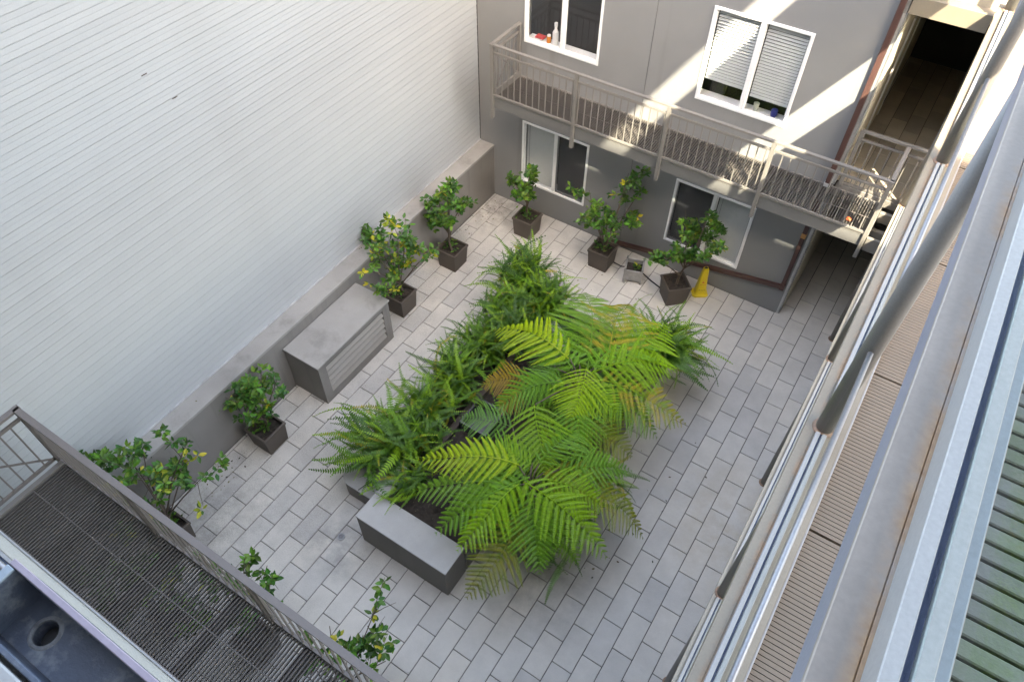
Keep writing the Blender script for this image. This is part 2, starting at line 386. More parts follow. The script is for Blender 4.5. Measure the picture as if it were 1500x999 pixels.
# ------------------------------------------------------------------ back building
back = thing('grey_building', (10, .2, 0), 'grey stucco building with white sliding windows closing the far end of the court', 'building')
WIN = {'v1': (2.27, 7.23, 2.10, 6.95), 'v2': (13.17, 18.18, 2.12, 6.97), 'w1': (2.24, 7.2, 12.31, 17.7), 'w2': (13.15, 18.17, 12.35, 17.42)}
def wall_panel(x0, x1, z0, z1, holes, y0=0.0, th=.7):
    b = MB(); xs = sorted({x0, x1, *[h[0] for h in holes], *[h[1] for h in holes]}); zs = sorted({z0, z1, *[h[2] for h in holes], *[h[3] for h in holes]})
    inside = lambda x, z: any(h[0] < x < h[1] and h[2] < z < h[3] for h in holes)
    for i in range(len(xs) - 1):
        for k in range(len(zs) - 1):
            if inside((xs[i] + xs[i + 1]) / 2, (zs[k] + zs[k + 1]) / 2): continue
            b.add([(xs[i], y0, zs[k]), (xs[i + 1], y0, zs[k]), (xs[i + 1], y0, zs[k + 1]), (xs[i], y0, zs[k + 1])], [(0, 1, 2, 3)])
    for a0, a1, b0, b1 in holes:
        b.add([(a0, y0, b0), (a1, y0, b0), (a1, y0, b1), (a0, y0, b1), (a0, y0 + th, b0), (a1, y0 + th, b0), (a1, y0 + th, b1), (a0, y0 + th, b1)],
              [(0, 4, 5, 1), (1, 5, 6, 2), (2, 6, 7, 3), (3, 7, 4, 0)])
    # sides and back
    b.add([(x0, y0, z0), (x0, y0, z1), (x0, y0 + th, z1), (x0, y0 + th, z0)], [(0, 1, 2, 3)])
    b.add([(x1, y0, z0), (x1, y0, z1), (x1, y0 + th, z1), (x1, y0 + th, z0)], [(3, 2, 1, 0)])
    return b
H = 33.0
wall_panel(-2.5, 10.185, -.5, H, [WIN['v1'], WIN['w1']]).build('wall', M_STUCCO, back)
wall_panel(10.215, 21.5, -.5, H, [WIN['v2'], WIN['w2']]).build('wall', M_STUCCO, back)
b = MB(); b.box(10.17, 10.23, .05, .1, -.5, H); b.build('control_joint', M_JOINT, back)
b = MB(); b.box(-2.5, 21.5, 3.2, 3.4, -.5, H); b.build('inner_wall', M_ROOMDIM, back)
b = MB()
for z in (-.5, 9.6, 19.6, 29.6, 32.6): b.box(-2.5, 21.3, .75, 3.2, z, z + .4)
b.build('inner_floor', M_ROOMDIM, back)
# passages: two storeys, open to the court between x = 21.5 and 25.06
for z0, z1, mt in ((0, 9.2, M_CREAM), (10.0, 19.3, M_CREAM)):
    b = MB(); b.box(21.2, 21.62, .72, 16, z0, z1 + .1); b.build('passage_wall', mt, back)
    b = MB(); b.box(25.1, 25.5, .3, 16, z0, z1 + .1); b.build('passage_wall', mt, back)
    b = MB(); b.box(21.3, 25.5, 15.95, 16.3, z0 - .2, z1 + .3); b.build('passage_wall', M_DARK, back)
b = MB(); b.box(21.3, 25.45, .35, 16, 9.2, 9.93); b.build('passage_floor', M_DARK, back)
b = MB(); b.box(21.3, 25.45, .9, 16, 19.35, 20.3); b.build('passage_ceiling', M_CREAM, back)
b = MB(); b.box(21.52, 40, 6.0, 6.4, 20.3, H); b.build('upper_wall', M_STUCCO, back)
b = MB(); b.box(28.9, 29.3, .3, 16, -.5, 19.3); b.build('side_wall', M_STUCCO, back)
# passage tiles on the upper level
PM = None
rt = random.Random(5)
M_PTILE = simple('passage_tile', (.52, .45, .35), .6, .1, 2, 120, bmp=.15, objvar=.35)
for i in range(4):
    for k in range(9):
        xa = 21.64 + i * .865; ya = .36 + k * 1.98 + (1.0 if i % 2 else 0) - 1.0
        lo = max(.36, ya); hi = min(15.9, ya + 1.98)
        if hi - lo < .1: continue
        b = MB(); b.box(xa + .012, xa + .853, lo + .012, hi - .012, 9.93, 10.0, .012)
        b.build('passage_tile', M_PTILE, back)
# door in the upper passage
b = MB()
b.box(21.62, 21.70, 4.6, 4.85, 10, 17.2); b.box(21.62, 21.70, 8.0, 8.25, 10, 17.2); b.box(21.62, 21.70, 4.85, 8.0, 16.95, 17.2)
b.build('door_frame', M_VINYL, back)
b = MB(); b.box(21.60, 21.655, 4.87, 7.98, 10.03, 16.93); b.build('door', M_CREAM, back)
# silver corner beads
for z0, z1 in ((.0, 8.95), (10.2, 19.3)):
    b = MB(); b.box(21.38, 21.53, -.035, .0, z0, z1); b.box(21.505, 21.56, -.035, .68, z0, z1); b.build('corner_bead', M_GALV, back)

def slats(b, x0, x1, z0, z1, y, pitch=.165, tilt=.05):
    z = z0
    while z < z1:
        b.add([(x0, y - .06, z), (x1, y - .06, z), (x1, y + .02, z + pitch * .62), (x0, y + .02, z + pitch * .62)], [(0, 1, 2, 3)])
        z += pitch
def window(key, lmode, rmode, lz=0, rz=0):
    x0, x1, z0, z1 = WIN[key]; xm = (x0 + x1) / 2 + .05; f = .15
    w_ = MB()
    w_.box(x0, x0 + f, -.06, .22, z0, z1, .012); w_.box(x1 - f, x1, -.06, .22, z0, z1, .012)
    w_.box(x0 + f, x1 - f, -.057, .22, z0, z0 + f, .012); w_.box(x0 + f, x1 - f, -.057, .22, z1 - f, z1, .012)
    win = w_.build('window', M_VINYL, back)
    m = MB(); m.box(xm - .11, xm + .11, -.02, .2, z0 + f, z1 - f, .01); m.build('mullion', M_VINYL, win)
    sh = MB()
    for a, c, y in ((x0 + f, xm - .11, .08), (xm + .11, x1 - f, .1)):
        t_ = .06
        sh.box(a, a + t_, y, y + .08, z0 + f, z1 - f); sh.box(c - t_, c, y, y + .08, z0 + f, z1 - f)
        sh.box(a + t_, c - t_, y, y + .08, z0 + f, z0 + f + .09); sh.box(a + t_, c - t_, y, y + .08, z1 - f - t_, z1 - f)
    sh.build('sash', M_VINYL, win)
    for a, c, md, zz in ((x0 + f, xm - .11, lmode, lz), (xm + .11, x1 - f, rmode, rz)):
        p = MB(); p.box(a + .06, c - .06, .115, .135, z0 + f + .09, z1 - f - .06); p.build('pane', M_GLASS, win)
        if md in ('blind', 'dark'):
            s_ = MB(); slats(s_, a + .1, c - .1, z0 + f + .1 + zz, z1 - f - .12, .26)
            bo = s_.build('blind', M_BLIND if md == 'blind' else M_BLINDD, win); stuff(bo)
            s_ = MB(); s_.box(a + .1, c - .1, .2, .34, z1 - f - .14, z1 - f)
            if zz: s_.box(a + .1, c - .1, .22, .30, z0 + f + .04 + zz, z0 + f + .1 + zz)
            s_.build('blind_rail', M_BLIND, win)
        if md == 'dark':
            s_ = MB(); s_.box(a + .02, c - .02, .03, .038, z0 + f, z1 - f); s_.build('screen', M_SCREEN, win)
        if md == 'blind' and not zz:
            s_ = MB(); s_.box(a + .3, a + .315, .19, .2, z0 + 1.2, z1 - .3); s_.build('cord', M_BLACK, win)
    s_ = MB(); s_.box(x0, x1, .24, .9, z0 + .0, z0 + .1); s_.build('sill', M_VINYL, win)
    return win
M_SCREEN = glass_mat('insect_screen', (.66, .66, .67), .6)
window('v1', 'blind', 'dark'); window('v2', 'dark', 'blind'); window('w1', 'open', 'open'); window('w2', 'blind', 'blind', .95, .75)

# things on the window sills (seen through the panes)
def sill_obj(name, label, cat, parts, at):
    t_ = thing(name, at, label, cat)
    for nm, mb, mt in parts: mb.build(nm, mt, t_)
def lathe(cx, cy, prof, n=12):
    b = MB(); vs_ = []; fs = []
    for r_, z_ in prof:
        for k in range(n): vs_.append((cx + r_ * math.cos(2 * math.pi * k / n), cy + r_ * math.sin(2 * math.pi * k / n), z_))
    for i in range(len(prof) - 1):
        for k in range(n): fs.append((i * n + k, i * n + (k + 1) % n, (i + 1) * n + (k + 1) % n, (i + 1) * n + k))
    fs.append(tuple(range(n))[::-1]); fs.append(tuple((len(prof) - 1) * n + k for k in range(n)))
    b.add(vs_, fs); return b
zs1 = 12.42
M_PAPER = simple('paper_white', (.78, .78, .78), .6, .02); M_ORANGE = simple('orange_label', (.6, .2, .03), .5); M_BLUE = simple('navy_glaze', (.03, .04, .25), .3)
M_REDB = simple('red_cover', (.5, .06, .06), .5)
sill_obj('bottle', 'white upright bottle on the upper left window sill', 'bottle', [('body', lathe(4.05, .5, [(.16, zs1), (.18, zs1 + .1), (.18, zs1 + .75), (.08, zs1 + .95), (.08, zs1 + 1.1)]), M_PAPER), ('cap', lathe(4.05, .5, [(.10, zs1 + 1.1), (.1, zs1 + 1.3)]), M_PAPER)], (4.05, .5, zs1))
sill_obj('jar', 'small orange jar beside the white bottle on the upper left sill', 'jar', [('body', lathe(3.62, .5, [(.13, zs1), (.14, zs1 + .3), (.1, zs1 + .38)]), M_ORANGE), ('lid', lathe(3.62, .5, [(.11, zs1 + .38), (.11, zs1 + .46)]), M_PAPER)], (3.62, .5, zs1))
b1 = MB(); b1.box(2.75, 3.3, .35, .75, zs1 + .1, zs1 + .2, .01); b2 = MB(); b2.box(2.72, 3.26, .37, .8, zs1, zs1 + .095, .01)
tag(b1.build('book', M_REDB), 'red covered book on top of a pale one in the upper left window', 'book'); tag(b2.build('book', M_PAPER), 'pale book under the red one in the upper left window', 'book')
zs2 = 12.46
sill_obj('cup', 'pale beaker on the sill of the sunlit upper window', 'cup', [('body', lathe(16.35, .5, [(.11, zs2), (.16, zs2 + .42)]), simple('pale_cup', (.6, .6, .5), .4))], (16.35, .5, zs2))
sill_obj('mug', 'dark blue round mug on the sill of the sunlit upper window', 'mug', [('body', lathe(17.35, .5, [(.15, zs2), (.18, zs2 + .12), (.18, zs2 + .33), (.15, zs2 + .4)]), M_BLUE)], (17.35, .5, zs2))
cb = MB(); cb.box(13.55, 14.4, .9, 1.4, 12.3, 13.4, .12); tag(cb.build('cushion', M_BLACK), 'black cushion behind the sunlit upper window', 'cushion')

# downpipe: down the wall from above, then sloping along the base of the wall
dp = thing('downpipe', (21.2, 0, 0), 'brown square downpipe that turns at the foot and slopes along the far wall', 'downpipe')
b = MB(); b.box(21.10, 21.36, -.24, -.01, 10.05, 33, .02); b.build('upper_pipe', M_BROWN, dp)
b = MB(); b.box(21.03, 21.27, -.2, -.01, 2.45, 9.0, .02); b.build('lower_pipe', M_BROWN, dp)
b = MB(); b.bar((21.2, -.12, 2.3), (9.55, -.12, .22), .2, .26, (0, 0, 1)); b.build('sloping_pipe', M_BROWN, dp)
b = MB(); b.bar((21.15, -.12, 2.6), (21.15, -.12, 2.1), .26, .28); b.build('elbow', M_BROWN, dp)
b = MB(); b.box(21.02, 21.285, -.215, -.005, 6.3, 6.62); b.build('band', M_TAGO, dp)
b = MB(); b.box(21.07, 21.4, -.265, -.005, 10.02, 10.25); b.build('bracket', M_GALV, dp)
tr = MB()
for x in (21.12, 21.30): tr.box(x, x + .05, -.02, 0, 8.0, 8.08)
# ------------------------------------------------------------------ left building: white lap siding over a concrete retaining wall
lb = thing('white_sided_building', (-1.3, -18, 4), 'tall blank building wall of white lap siding along the left of the court', 'building')
b = MB(); b.box(-2.5, -1.32, -52, .72, -.5, 34); b.build('sheathing', M_SIDING, lb)
PT = .4255
board = MB(); y0, y1 = -40.0, -.02
# lap profile: lower edge proud, with a small bead half way up
pr = [(-1.32, 0.0), (-1.15, 0.0), (-1.144, .008), (-1.155, PT * .47), (-1.163, PT * .485), (-1.152, PT * .50), (-1.158, PT * .90), (-1.176, PT * .93), (-1.176, PT + .01), (-1.32, PT + .01)]
vs_ = [(x, y, z) for y in (y0, y1) for x, z in pr]; n = len(pr)
board.add(vs_, [(i, i + 1, n + i + 1, n + i) for i in range(n - 1)] + [tuple(range(n))[::-1], tuple(range(n, 2 * n))])
bm_ = None
for k in range(69):
    z = 4.22 + k * PT
    if bm_ is None:
        bm_ = board.mesh('siding_board', M_SIDING, (-1.2, -18, 0))
    inst('siding_board', bm_, lb, (-1.2 + rt.uniform(-.004, .004), -18, z))
b = MB(); b.box(-1.36, -1.10, -.02, .0, 4.19, 33); b.build('corner_gap', M_JOINT, lb)
rw = thing('retaining_wall', (-.6, -18, 0), 'low grey concrete retaining wall under the white siding', 'wall')
b = MB(); b.box(-2.4, .0, -35.5, -.005, -.4, 4.0); b.build('wall', M_CONCD, rw)
b = MB(); b.box(-2.4, .035, -35.5, -.006, 4.0, 4.19, .02); b.build('coping', M_CONC, rw)
b = MB(); b.box(-1.33, -1.06, -35.5, -.02, 4.19, 4.24); b.build('flashing', M_GALV, rw)

# vent enclosure
M_LOUV = simple('louvre_paint', (.30, .28, .255), .7, .06, 3, 100, bmp=.1)
vb = thing('vent_enclosure', (1.2, -17.8, 0), 'grey concrete box with louvred front against the retaining wall', 'vent box')
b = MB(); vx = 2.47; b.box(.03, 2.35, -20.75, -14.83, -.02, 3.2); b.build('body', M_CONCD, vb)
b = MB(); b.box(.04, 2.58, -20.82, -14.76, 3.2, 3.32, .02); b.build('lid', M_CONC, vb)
b = MB(); x0, x1 = 2.352, 2.50
b.box(x0, x1, -20.75, -20.2, 0, 3.2, .01); b.box(x0, x1, -15.38, -14.83, 0, 3.2, .01); b.box(x0, x1 - .003, -20.2, -15.38, 0, .55, .01); b.box(x0, x1 - .003, -20.2, -15.38, 2.85, 3.2, .01)
b.build('frame', M_CONCD, vb)
for k in range(5):
    z = .60 + k * .45
    l = MB(); A = [(x1 - .0, z), (x1 - .0, z + .05), (x1 - .125, z + .25), (x1 - .14, z + .22)]
    l.add([(x, y, zz) for y in (-20.2, -15.38) for x, zz in A], [(0, 1, 5, 4), (1, 2, 6, 5), (2, 3, 7, 6), (3, 0, 4, 7), (3, 2, 1, 0), (4, 5, 6, 7)])
    l.build('louvre', M_LOUV, vb)
b = MB(); b.box(2.351, 2.356, -20.2, -15.38, .55, 2.85); b.build('louvre_shade', M_BLACK, vb)  # black sheet painting in the shade between the louvres

# ------------------------------------------------------------------ balconies with bar grating
def railing(parent, pts, z, mats, posts, h=3.42, pitch=.42, top=(.20, .10), skip_end=True, picket_r=.027):
    """pts: list of 2-D corner points; each run gets top rail, upper and lower rails, pickets"""
    mt = mats
    for (xa, ya), (xb, yb) in zip(pts[:-1], pts[1:]):
        d = Vector((xb - xa, yb - ya, 0)); L = d.length; u = d / L
        a = Vector((xa, ya, 0)); e = Vector((xb, yb, 0))
        t_ = MB(); t_.bar(a + Vector((0, 0, z + h - top[1] / 2)) - u * .0, e + Vector((0, 0, z + h - top[1] / 2)) + u * .13, top[0], top[1]); t_.build('top_rail', mt, parent)
        t_ = MB(); t_.bar(a + Vector((0, 0, z + h - .52)), e + Vector((0, 0, z + h - .52)), .10, .12); t_.build('upper_rail', mt, parent)
        t_ = MB(); t_.bar(a + Vector((0, 0, z + .26)), e + Vector((0, 0, z + .26)), .10, .12); t_.build('lower_rail', mt, parent)
        me = None; k = pitch * .6
        while k < L - .1:
            p = a + u * k
            if not any((Vector((q[0], q[1], 0)) - p).length < .16 for q in posts):
                if me is None:
                    pk = MB(); pk.box(-picket_r, picket_r, -picket_r, picket_r, z + .28, z + h - .54); me = pk.mesh('picket', mt)
                inst('picket', me, parent, (p.x, p.y, 0))
            k += pitch
    pm = None
    for (x, y, zb) in posts:
        q = MB(); q.box(x - .10, x + .10, y - .10, y + .10, zb, z + h - top[1], .012); q.build('post', mt, parent)

def grating(parent, x0, x1, y0, y1, z, mat, pitch=.128, bw=.042, bh=.10, rod=None, joints=()):
    b = MB(); x = x0
    while x < x1:
        b.box(x, x + bw, y0, y1, z - bh, z); x += pitch
    stuff(b.build('grating', mat, parent))
    r_ = MB()
    for yy in (rod or [(y0 + y1) / 2]): r_.box(x0, x1, yy - .02, yy + .02, z - .03, z + .006)
    r_.build('cross_rod', mat, parent)

M_FASC = simple('grey_steel_paint', (.15, .145, .14), .6, .06, 3, 120, bmp=.08)
fb = thing('far_balcony', (13, -1.5, 10), 'taupe steel balcony with grating floor across the far grey wall', 'balcony')
grating(fb, 2.1, 24.0, -2.9, -.08, 10.05, M_GRATE, rod=[-1.5], bh=.145)
b = MB(); b.box(2.0, 24.15, -3.02, -2.92, 9.4, 10.08, .01); b.box(2.0, 24.15, -2.92, -2.75, 9.4, 9.47)
b.build('front_channel', M_FASC, fb)
b = MB(); b.box(2.0, 24.15, -3.05, -2.93, 10.085, 10.16, .01); b.build('edge_angle', M_TAUPE, fb)
b = MB(); b.box(1.98, 2.08, -2.9, -.02, 9.3, 10.45, .01); b.build('side_channel', M_TAUPE, fb)
b = MB(); b.box(24.02, 24.18, -2.9, -.02, 9.3, 10.1, .01); b.build('side_channel', M_TAUPE, fb)
b = MB(); b.box(2.1, 24.0, -.09, -.01, 9.6, 10.06); b.build('ledger', M_TAUPE, fb)
for x in (7.49, 12.93, 18.45, 21.0):
    b = MB(); b.box(x - .08, x + .08, -2.74, -.1, 9.45, 9.93); b.build('joist', M_TAUPE, fb)
PX = [2.0, 7.49, 12.93, 18.5, 24.05]
railing(fb, [(2.0, -.12), (2.0, -3.08), (24.05, -3.08), (24.05, -.1)], 10.05, M_TAUPE, [(x, -3.08, 8.75) for x in PX] + [(2.0, -.2, 10.05), (24.05, -.2, 10.05)])
b = MB(); b.bar((2.0, -3.0, 10.3), (2.0, -.2, 12.9), .04, .04); b.bar((2.03, -3.0, 12.9), (2.03, -.2, 10.3), .04, .04); b.build('brace', M_TAUPED, fb)
vl = lathe(23.0, -2.2, [(.10, 10.06), (.14, 10.07), (.14, 10.1), (.10, 10.12)], 10)
tag(vl.build('valve_wheel', M_RED), 'small red disc lying on the grating near the right end of the far balcony', 'valve')

gt = thing('passage_railing', (23.3, .3, 10), 'taupe picket railing across the mouth of the upper passage', 'railing')
railing(gt, [(21.75, .3), (25.0, .3)], 10.0, M_TAUPE, [(21.8, .3, 10), (24.05, .3, 10)], pitch=.45)
b = MB(); b.box(21.62, 25.0, .2, .36, 9.7, 10.16, .01); b.build('threshold', M_TAUPE, gt)
# landing strips between balcony end and the side gallery
ls = thing('steel_landing_frame', (24.6, -2.9, 9.5), 'pale steel frame closing the gap beside the far balcony', 'frame')
b = MB(); b.box(24.18, 25.0, -3.02, -2.86, 9.22, 10.02, .012); b.build('front_beam', M_TAUPE, ls)
b = MB(); b.box(24.2, 24.85, -.72, -.5, 9.4, 9.98, .012); b.build('inner_beam', M_TAUPE, ls)
b = MB(); b.box(24.2, 24.85, -1.5, -1.25, 8.9, 9.4, .012); b.build('inner_beam', M_TAUPE, ls)

nb = thing('near_walkway', (12, -34, 10), 'dark taupe steel walkway with grating floor at the lower left', 'walkway')
grating(nb, 2.3, 22.5, -35.42, -32.55, 10.05, M_GRATE, rod=[-33.87], bw=.044, bh=.10)
b = MB(); b.box(2.1, 22.6, -32.52, -32.40, 9.2, 10.08, .01); b.build('front_channel', M_TAUPED, nb)
b = MB(); b.box(2.08, 2.28, -35.42, -32.53, 9.4, 10.14, .01); b.build('side_channel', M_TAUPE, nb)
b = MB(); b.box(2.1, 22.5, -35.46, -35.425, 9.6, 10.09); b.build('ledger', M_TAUPED, nb)
for x in (5.2, 8.3, 11.45, 14.6, 17.8, 21):
    b = MB(); b.box(x - .12, x + .12, -35.42, -32.53, 9.35, 9.92); b.build('joist', M_TAUPED, nb)
railing(nb, [(2.0, -35.35), (2.0, -32.5), (22.6, -32.5)], 10.05, M_TAUPED, [(x, -32.5, 9.0) for x in (2.0, 7.5, 13, 18.5)], top=(.22, .11))
b = MB(); b.bar((2.02, -32.6, 10.3), (2.02, -35.3, 13.0), .06, .06); b.build('brace', M_TAUPED, nb)

# ------------------------------------------------------------------ right-hand gallery building
gb = thing('gallery_building', (27, -18, 0), 'open steel gallery building with stacked walkways along the right of the court', 'building')
COLY = [-.2, -12.0, -23.8]
M_RUST = simple('rusty_steel', (.24, .15, .10), .8, .35, 25, 90, bmp=.4)
def beam(name_mat, z, face, parent, x0=24.72, depth=.85):
    b = MB(); b.box(x0, x0 + .06, -36.2, .25, z - depth, z - .002, .01); b.build('beam_web', face, parent)
    b = MB(); b.box(x0 - .02, 24.926, -36.2, .25, z - .06, z, .008); b.build('beam_flange', name_mat, parent)
    b = MB(); b.box(24.929, 25.352 if z > 30 else 25.549, -36.2, .25, z - .06, z - .004, .003); b.build('beam_plate', name_mat, parent)
    zs = 29.92 if z > 30 else z - .97
    b = MB(); b.box(x0 + .07, 25.54 if z > 30 else 25.75, -36.2, .25, zs, zs + .05); b.build('beam_light_seal', face, parent)  # unseen strip added to stop sun leaking between beam and slab
    b = MB(); b.box(25.0, 25.06, -36.2, .25, z - depth, z - .07); b.build('beam_stiffener', M_DARK, parent)
beam(M_BEAM1, 10.5, M_BEAM1, gb, 24.82)
beam(M_BEAM2, 20.5, M_BEAM2, gb, 24.70)
beam(M_BEAM3, 30.5, M_FACE3, gb, 24.72, .5)
for z in (10.2, 20.2, 30.1, 39.9):
    x0 = 25.55
    if z == 39.9: x0 = 24.72
    b = MB(); b.box(x0, 28.8 if z < 15 else 29.15, -36.2, 6.0 if z < 35 else .3, z - .6, z - .12); b.build('slab', M_CONC, gb)
b = MB(); b.box(24.75, 29.15, -52, .3, 39.985, 62); b.build('unseen_upper_storeys', M_BOUNCE, gb)  # unseen mass, height and length shaped to keep sun off the siding
b = MB(); b.box(28.82, 29.2, -36, .0, -.5, 9.62); b.build('ground_wall', M_STUCCO, gb)
for z in (0, 10.5, 20.5):
    for y in COLY:
        c = MB(); zt = z + (9.0 if z else 9.6)
        c.tube([(25.075, y, z - .02), (25.075, y, zt)], .20, 20)
        co = c.build('column', M_COLUMN, gb, smooth=True)
        c = lathe(25.075, y, [(.27, z), (.265, z + .02), (.2, z + .05)], 18); c.build('base_collar', M_RUST, co)
# glass guards: shoe between the columns, pane, cap rail
def guard(y0, y1, z, label, cap=True, shoe_h=.3, shoe=M_ALU, pane=True):
    t_ = thing('glass_guard', (25.07, (y0 + y1) / 2, z), label, 'glass railing', 'glass guards on the gallery edges')
    a, c = 24.95, 25.19
    b = MB(); b.box(a, 25.045, y0, y1, z + .002, z + shoe_h, .008); b.box(25.095, c, y0, y1, z + .002, z + shoe_h, .008); b.build('shoe', shoe, t_)
    b = MB(); b.box(25.047, 25.093, y0, y1, z + .002, z + shoe_h - .05); b.build('gasket', M_SLOT, t_)
    if pane:
        b = MB(); b.box(25.058, 25.082, y0 + .02, y1 - .02, z + shoe_h - .05, z + 2.92); b.build('glass_pane', M_GUARD, t_)
    if cap:
        b = MB(); b.tube([(25.07, y0, z + 2.95), (25.07, y1, z + 2.95)], .055, 12); b.build('cap_rail', M_STEEL, t_, smooth=True)
    return t_
lv = {10.5: 'lowest', 20.5: 'middle'}
for z in (10.5, 20.5):
    for y0, y1, wh in ((-11.75, -.45, 'between the two far columns'), (-23.55, -12.25, 'between the near and middle columns'), (-35.6, -24.05, 'on the camera side of the near column')):
        guard(y0, y1, z, f'{lv[z]} level clear glass guard in white shoe {wh}', shoe_h=.08 if z < 15 else .1)
guard(-35.6, -12.2, 30.5, 'pale blue edged glass guard on the topmost beam closest to the viewer', shoe_h=.3, cap=False)
b = MB(); b.box(25.20, 25.34, -36, .2, 30.2, 30.53, .01); b.build('inner_sill', M_BLUEG, gb)
M_TAN = simple('tan_floor', (.20, .155, .125), .8, .08, 2, 120, bmp=.15)
# middle level composite decking: fine slats, then plain paving near the far end
b = MB(); y = -36.0; k = 0
while y < -10.7:
    b.box(25.603, 28.75, y, y + .088, 20.15, 20.3); k += 1
    y += .105 if k % 46 else .15
stuff(b.build('deck_slat', M_DECK, gb))
b = MB(); b.box(25.5, 29.1, -36.2, -10.7, 20.06, 20.14); b.build('deck_underlay', M_BLACK, gb)
b = MB(); b.box(25.552, 25.60, -36.1, -10.7, 20.15, 20.46, .008); b.build('deck_trim', M_ALU, gb)
for i, (ya, yb) in enumerate(((-10.68, -7.2), (-7.17, -3.6), (-3.57, 0), (.03, 3.6))):
    b = MB(); b.box(25.552, 29.1, ya, yb, 20.1, 20.3, .01); b.build('floor_slab', M_TAN, gb)
# lowest level decking
b = MB(); b.box(25.56, 28.75, -36, 0, 10.09, 10.28); b.build('lower_deck', M_DECK, gb)
# top level: mossy planks
pk = None; y = -36.0
while y < -12:
    b = MB(); b.box(25.44, 28.4, y, y + .118, 30.08, 30.2 + rt.uniform(-.004, .004), .01)
    b.build('mossy_plank', M_MOSS, gb); y += .140
b = MB(); b.box(25.345, 29.15, -36, .2, 29.985, 30.085); b.build('moss_bed', M_MOSSG, gb)
b = MB()
for k in range(900):
    y = rt.uniform(-36, -20); x = 25.39 + rt.random() ** 2 * .09; r_ = rt.uniform(.008, .03)
    b.add([(x - r_, y, 30.1), (x, y - r_, 30.1), (x + r_, y, 30.1), (x, y + r_, 30.1), (x, y, 30.16 + r_)], [(0, 1, 4), (1, 2, 4), (2, 3, 4), (3, 0, 4)])
stuff(b.build('moss', M_MOSSG, gb))
# middle level return over the passage mouth
b = MB(); b.box(21.55, 24.68, -.05, .12, 19.35, 20.1, .012); b.build('lintel', M_BEAM2, gb)
b = MB(); b.box(21.55, 24.68, .125, .85, 19.9, 19.98); b.build('lintel_flange', M_BEAM2, gb)
b = MB(); b.box(21.55, 24.9, .85, 1.0, 19.9, 20.5, .012); b.box(21.55, 24.9, 1.3, 1.45, 19.9, 20.6, .012); b.build('return_beam', M_BEAM1, gb)
b = MB(); b.box(21.55, 25.5, 1.5, 6.0, 20.0, 20.3); b.build('return_slab', M_CONC, gb)

# ------------------------------------------------------------------ building on the camera side
nbld = thing('near_building', (10, -37, 0), 'pale building edge at the lower left corner beside the near grating walkway', 'building')
b = MB(); b.box(-2.5, 24.6, -36.0, -35.56, -.5, 19.4); b.build('wall', M_NEAR, nbld)
b = MB(); b.box(-2.5, 24.6, -35.70, -35.49, 20.2, 20.5, .01); b.build('beam_flange', M_NEAR, nbld)
b = MB(); b.box(-2.5, 24.6, -35.488, -35.452, 19.6, 20.52, .006); b.build('beam_lip', M_ALU, nbld)
ng = thing('glass_guard', (15, -35.85, 20.5), 'white shoe of the glass guard at the lower left beside the grating walkway', 'glass railing', 'glass guards on the gallery edges')
b = MB(); b.box(2, 24.5, -35.775, -35.705, 20.4, 20.62, .006); b.box(2, 24.5, -35.97, -35.82, 20.4, 20.62, .006); b.build('shoe', M_ALU, ng)
b = MB(); b.box(2, 24.5, -35.818, -35.777, 20.4, 20.56); b.build('gasket', M_SLOT, ng)
b = MB(); b.box(2, 20, -35.81, -35.785, 20.56, 23.4); b.build('glass_pane', M_GUARD, ng)
b = MB(); b.tube([(2, -35.8, 23.45), (20, -35.8, 23.45)], .055, 12); b.build('cap_rail', M_STEEL, ng, smooth=True)
b = MB(); b.box(-2.5, 24.6, -40, -35.98, 20.0, 20.42); b.build('floor_slab', M_CREAM, nbld)
b = MB(); b.box(-2.5, 90, -40.4, -40, -.5, 40.2); b.build('unseen_rear_wall', M_STUCCO, nbld)  # unseen, run far sideways to block stray sun from the court floor
b = MB(); b.box(-2.5, 24.74, -52, -36.4, 40, 53.1); b.build('unseen_upper_storeys', M_BOUNCE, nbld)
b = MB(); b.box(29.16, 90, -52, -36.4, 40, 53.1); b.build('unseen_upper_storeys', M_STUCCO, nbld)  # unseen wing added to keep stray sun out of the court
M_DUST = simple('dusty_metal', (.16, .17, .18), .8, .35, 40, 120, bmp=.4)
gu = thing('gutter', (22, -35.66, 30), 'dark blue stained metal gutter box with a round drain hole', 'gutter')
def holed_floor(b, x0, x1, y0, y1, z, cx, cy, r_, n=24):
    out = []
    for k in range(n):
        t_ = 2 * math.pi * k / n; dx, dy = math.cos(t_), math.sin(t_)
        hs = .135
        s_ = hs / max(abs(dx), abs(dy)); out.append((cx + dx * s_, cy + dy * s_, z))
    inn = [(cx + r_ * math.cos(2 * math.pi * k / n), cy + r_ * math.sin(2 * math.pi * k / n), z) for k in range(n)]
    low = [(p[0], p[1], z - .12) for p in inn]
    b.add(out + inn + low, [(k, (k + 1) % n, n + (k + 1) % n, n + k) for k in range(n)] + [(n + k, n + (k + 1) % n, 2 * n + (k + 1) % n, 2 * n + k) for k in range(n)])
    h = .135
    b.add([(x0, y0, z), (cx - h, y0, z), (cx - h, y1, z), (x0, y1, z)], [(0, 1, 2, 3)])
    b.add([(cx + h, y0, z), (x1, y0, z), (x1, y1, z), (cx + h, y1, z)], [(0, 1, 2, 3)])
    b.add([(cx - h, y0, z), (cx + h, y0, z), (cx + h, cy - h, z), (cx - h, cy - h, z)], [(0, 1, 2, 3)])
    b.add([(cx - h, cy + h, z), (cx + h, cy + h, z), (cx + h, y1, z), (cx - h, y1, z)], [(0, 1, 2, 3)])
b = MB(); holed_floor(b, 20.70, 24.6, -35.84, -35.53, 30.12, 20.92, -35.69, .075)
b.build('gutter_bed', M_GUTTER, gu)
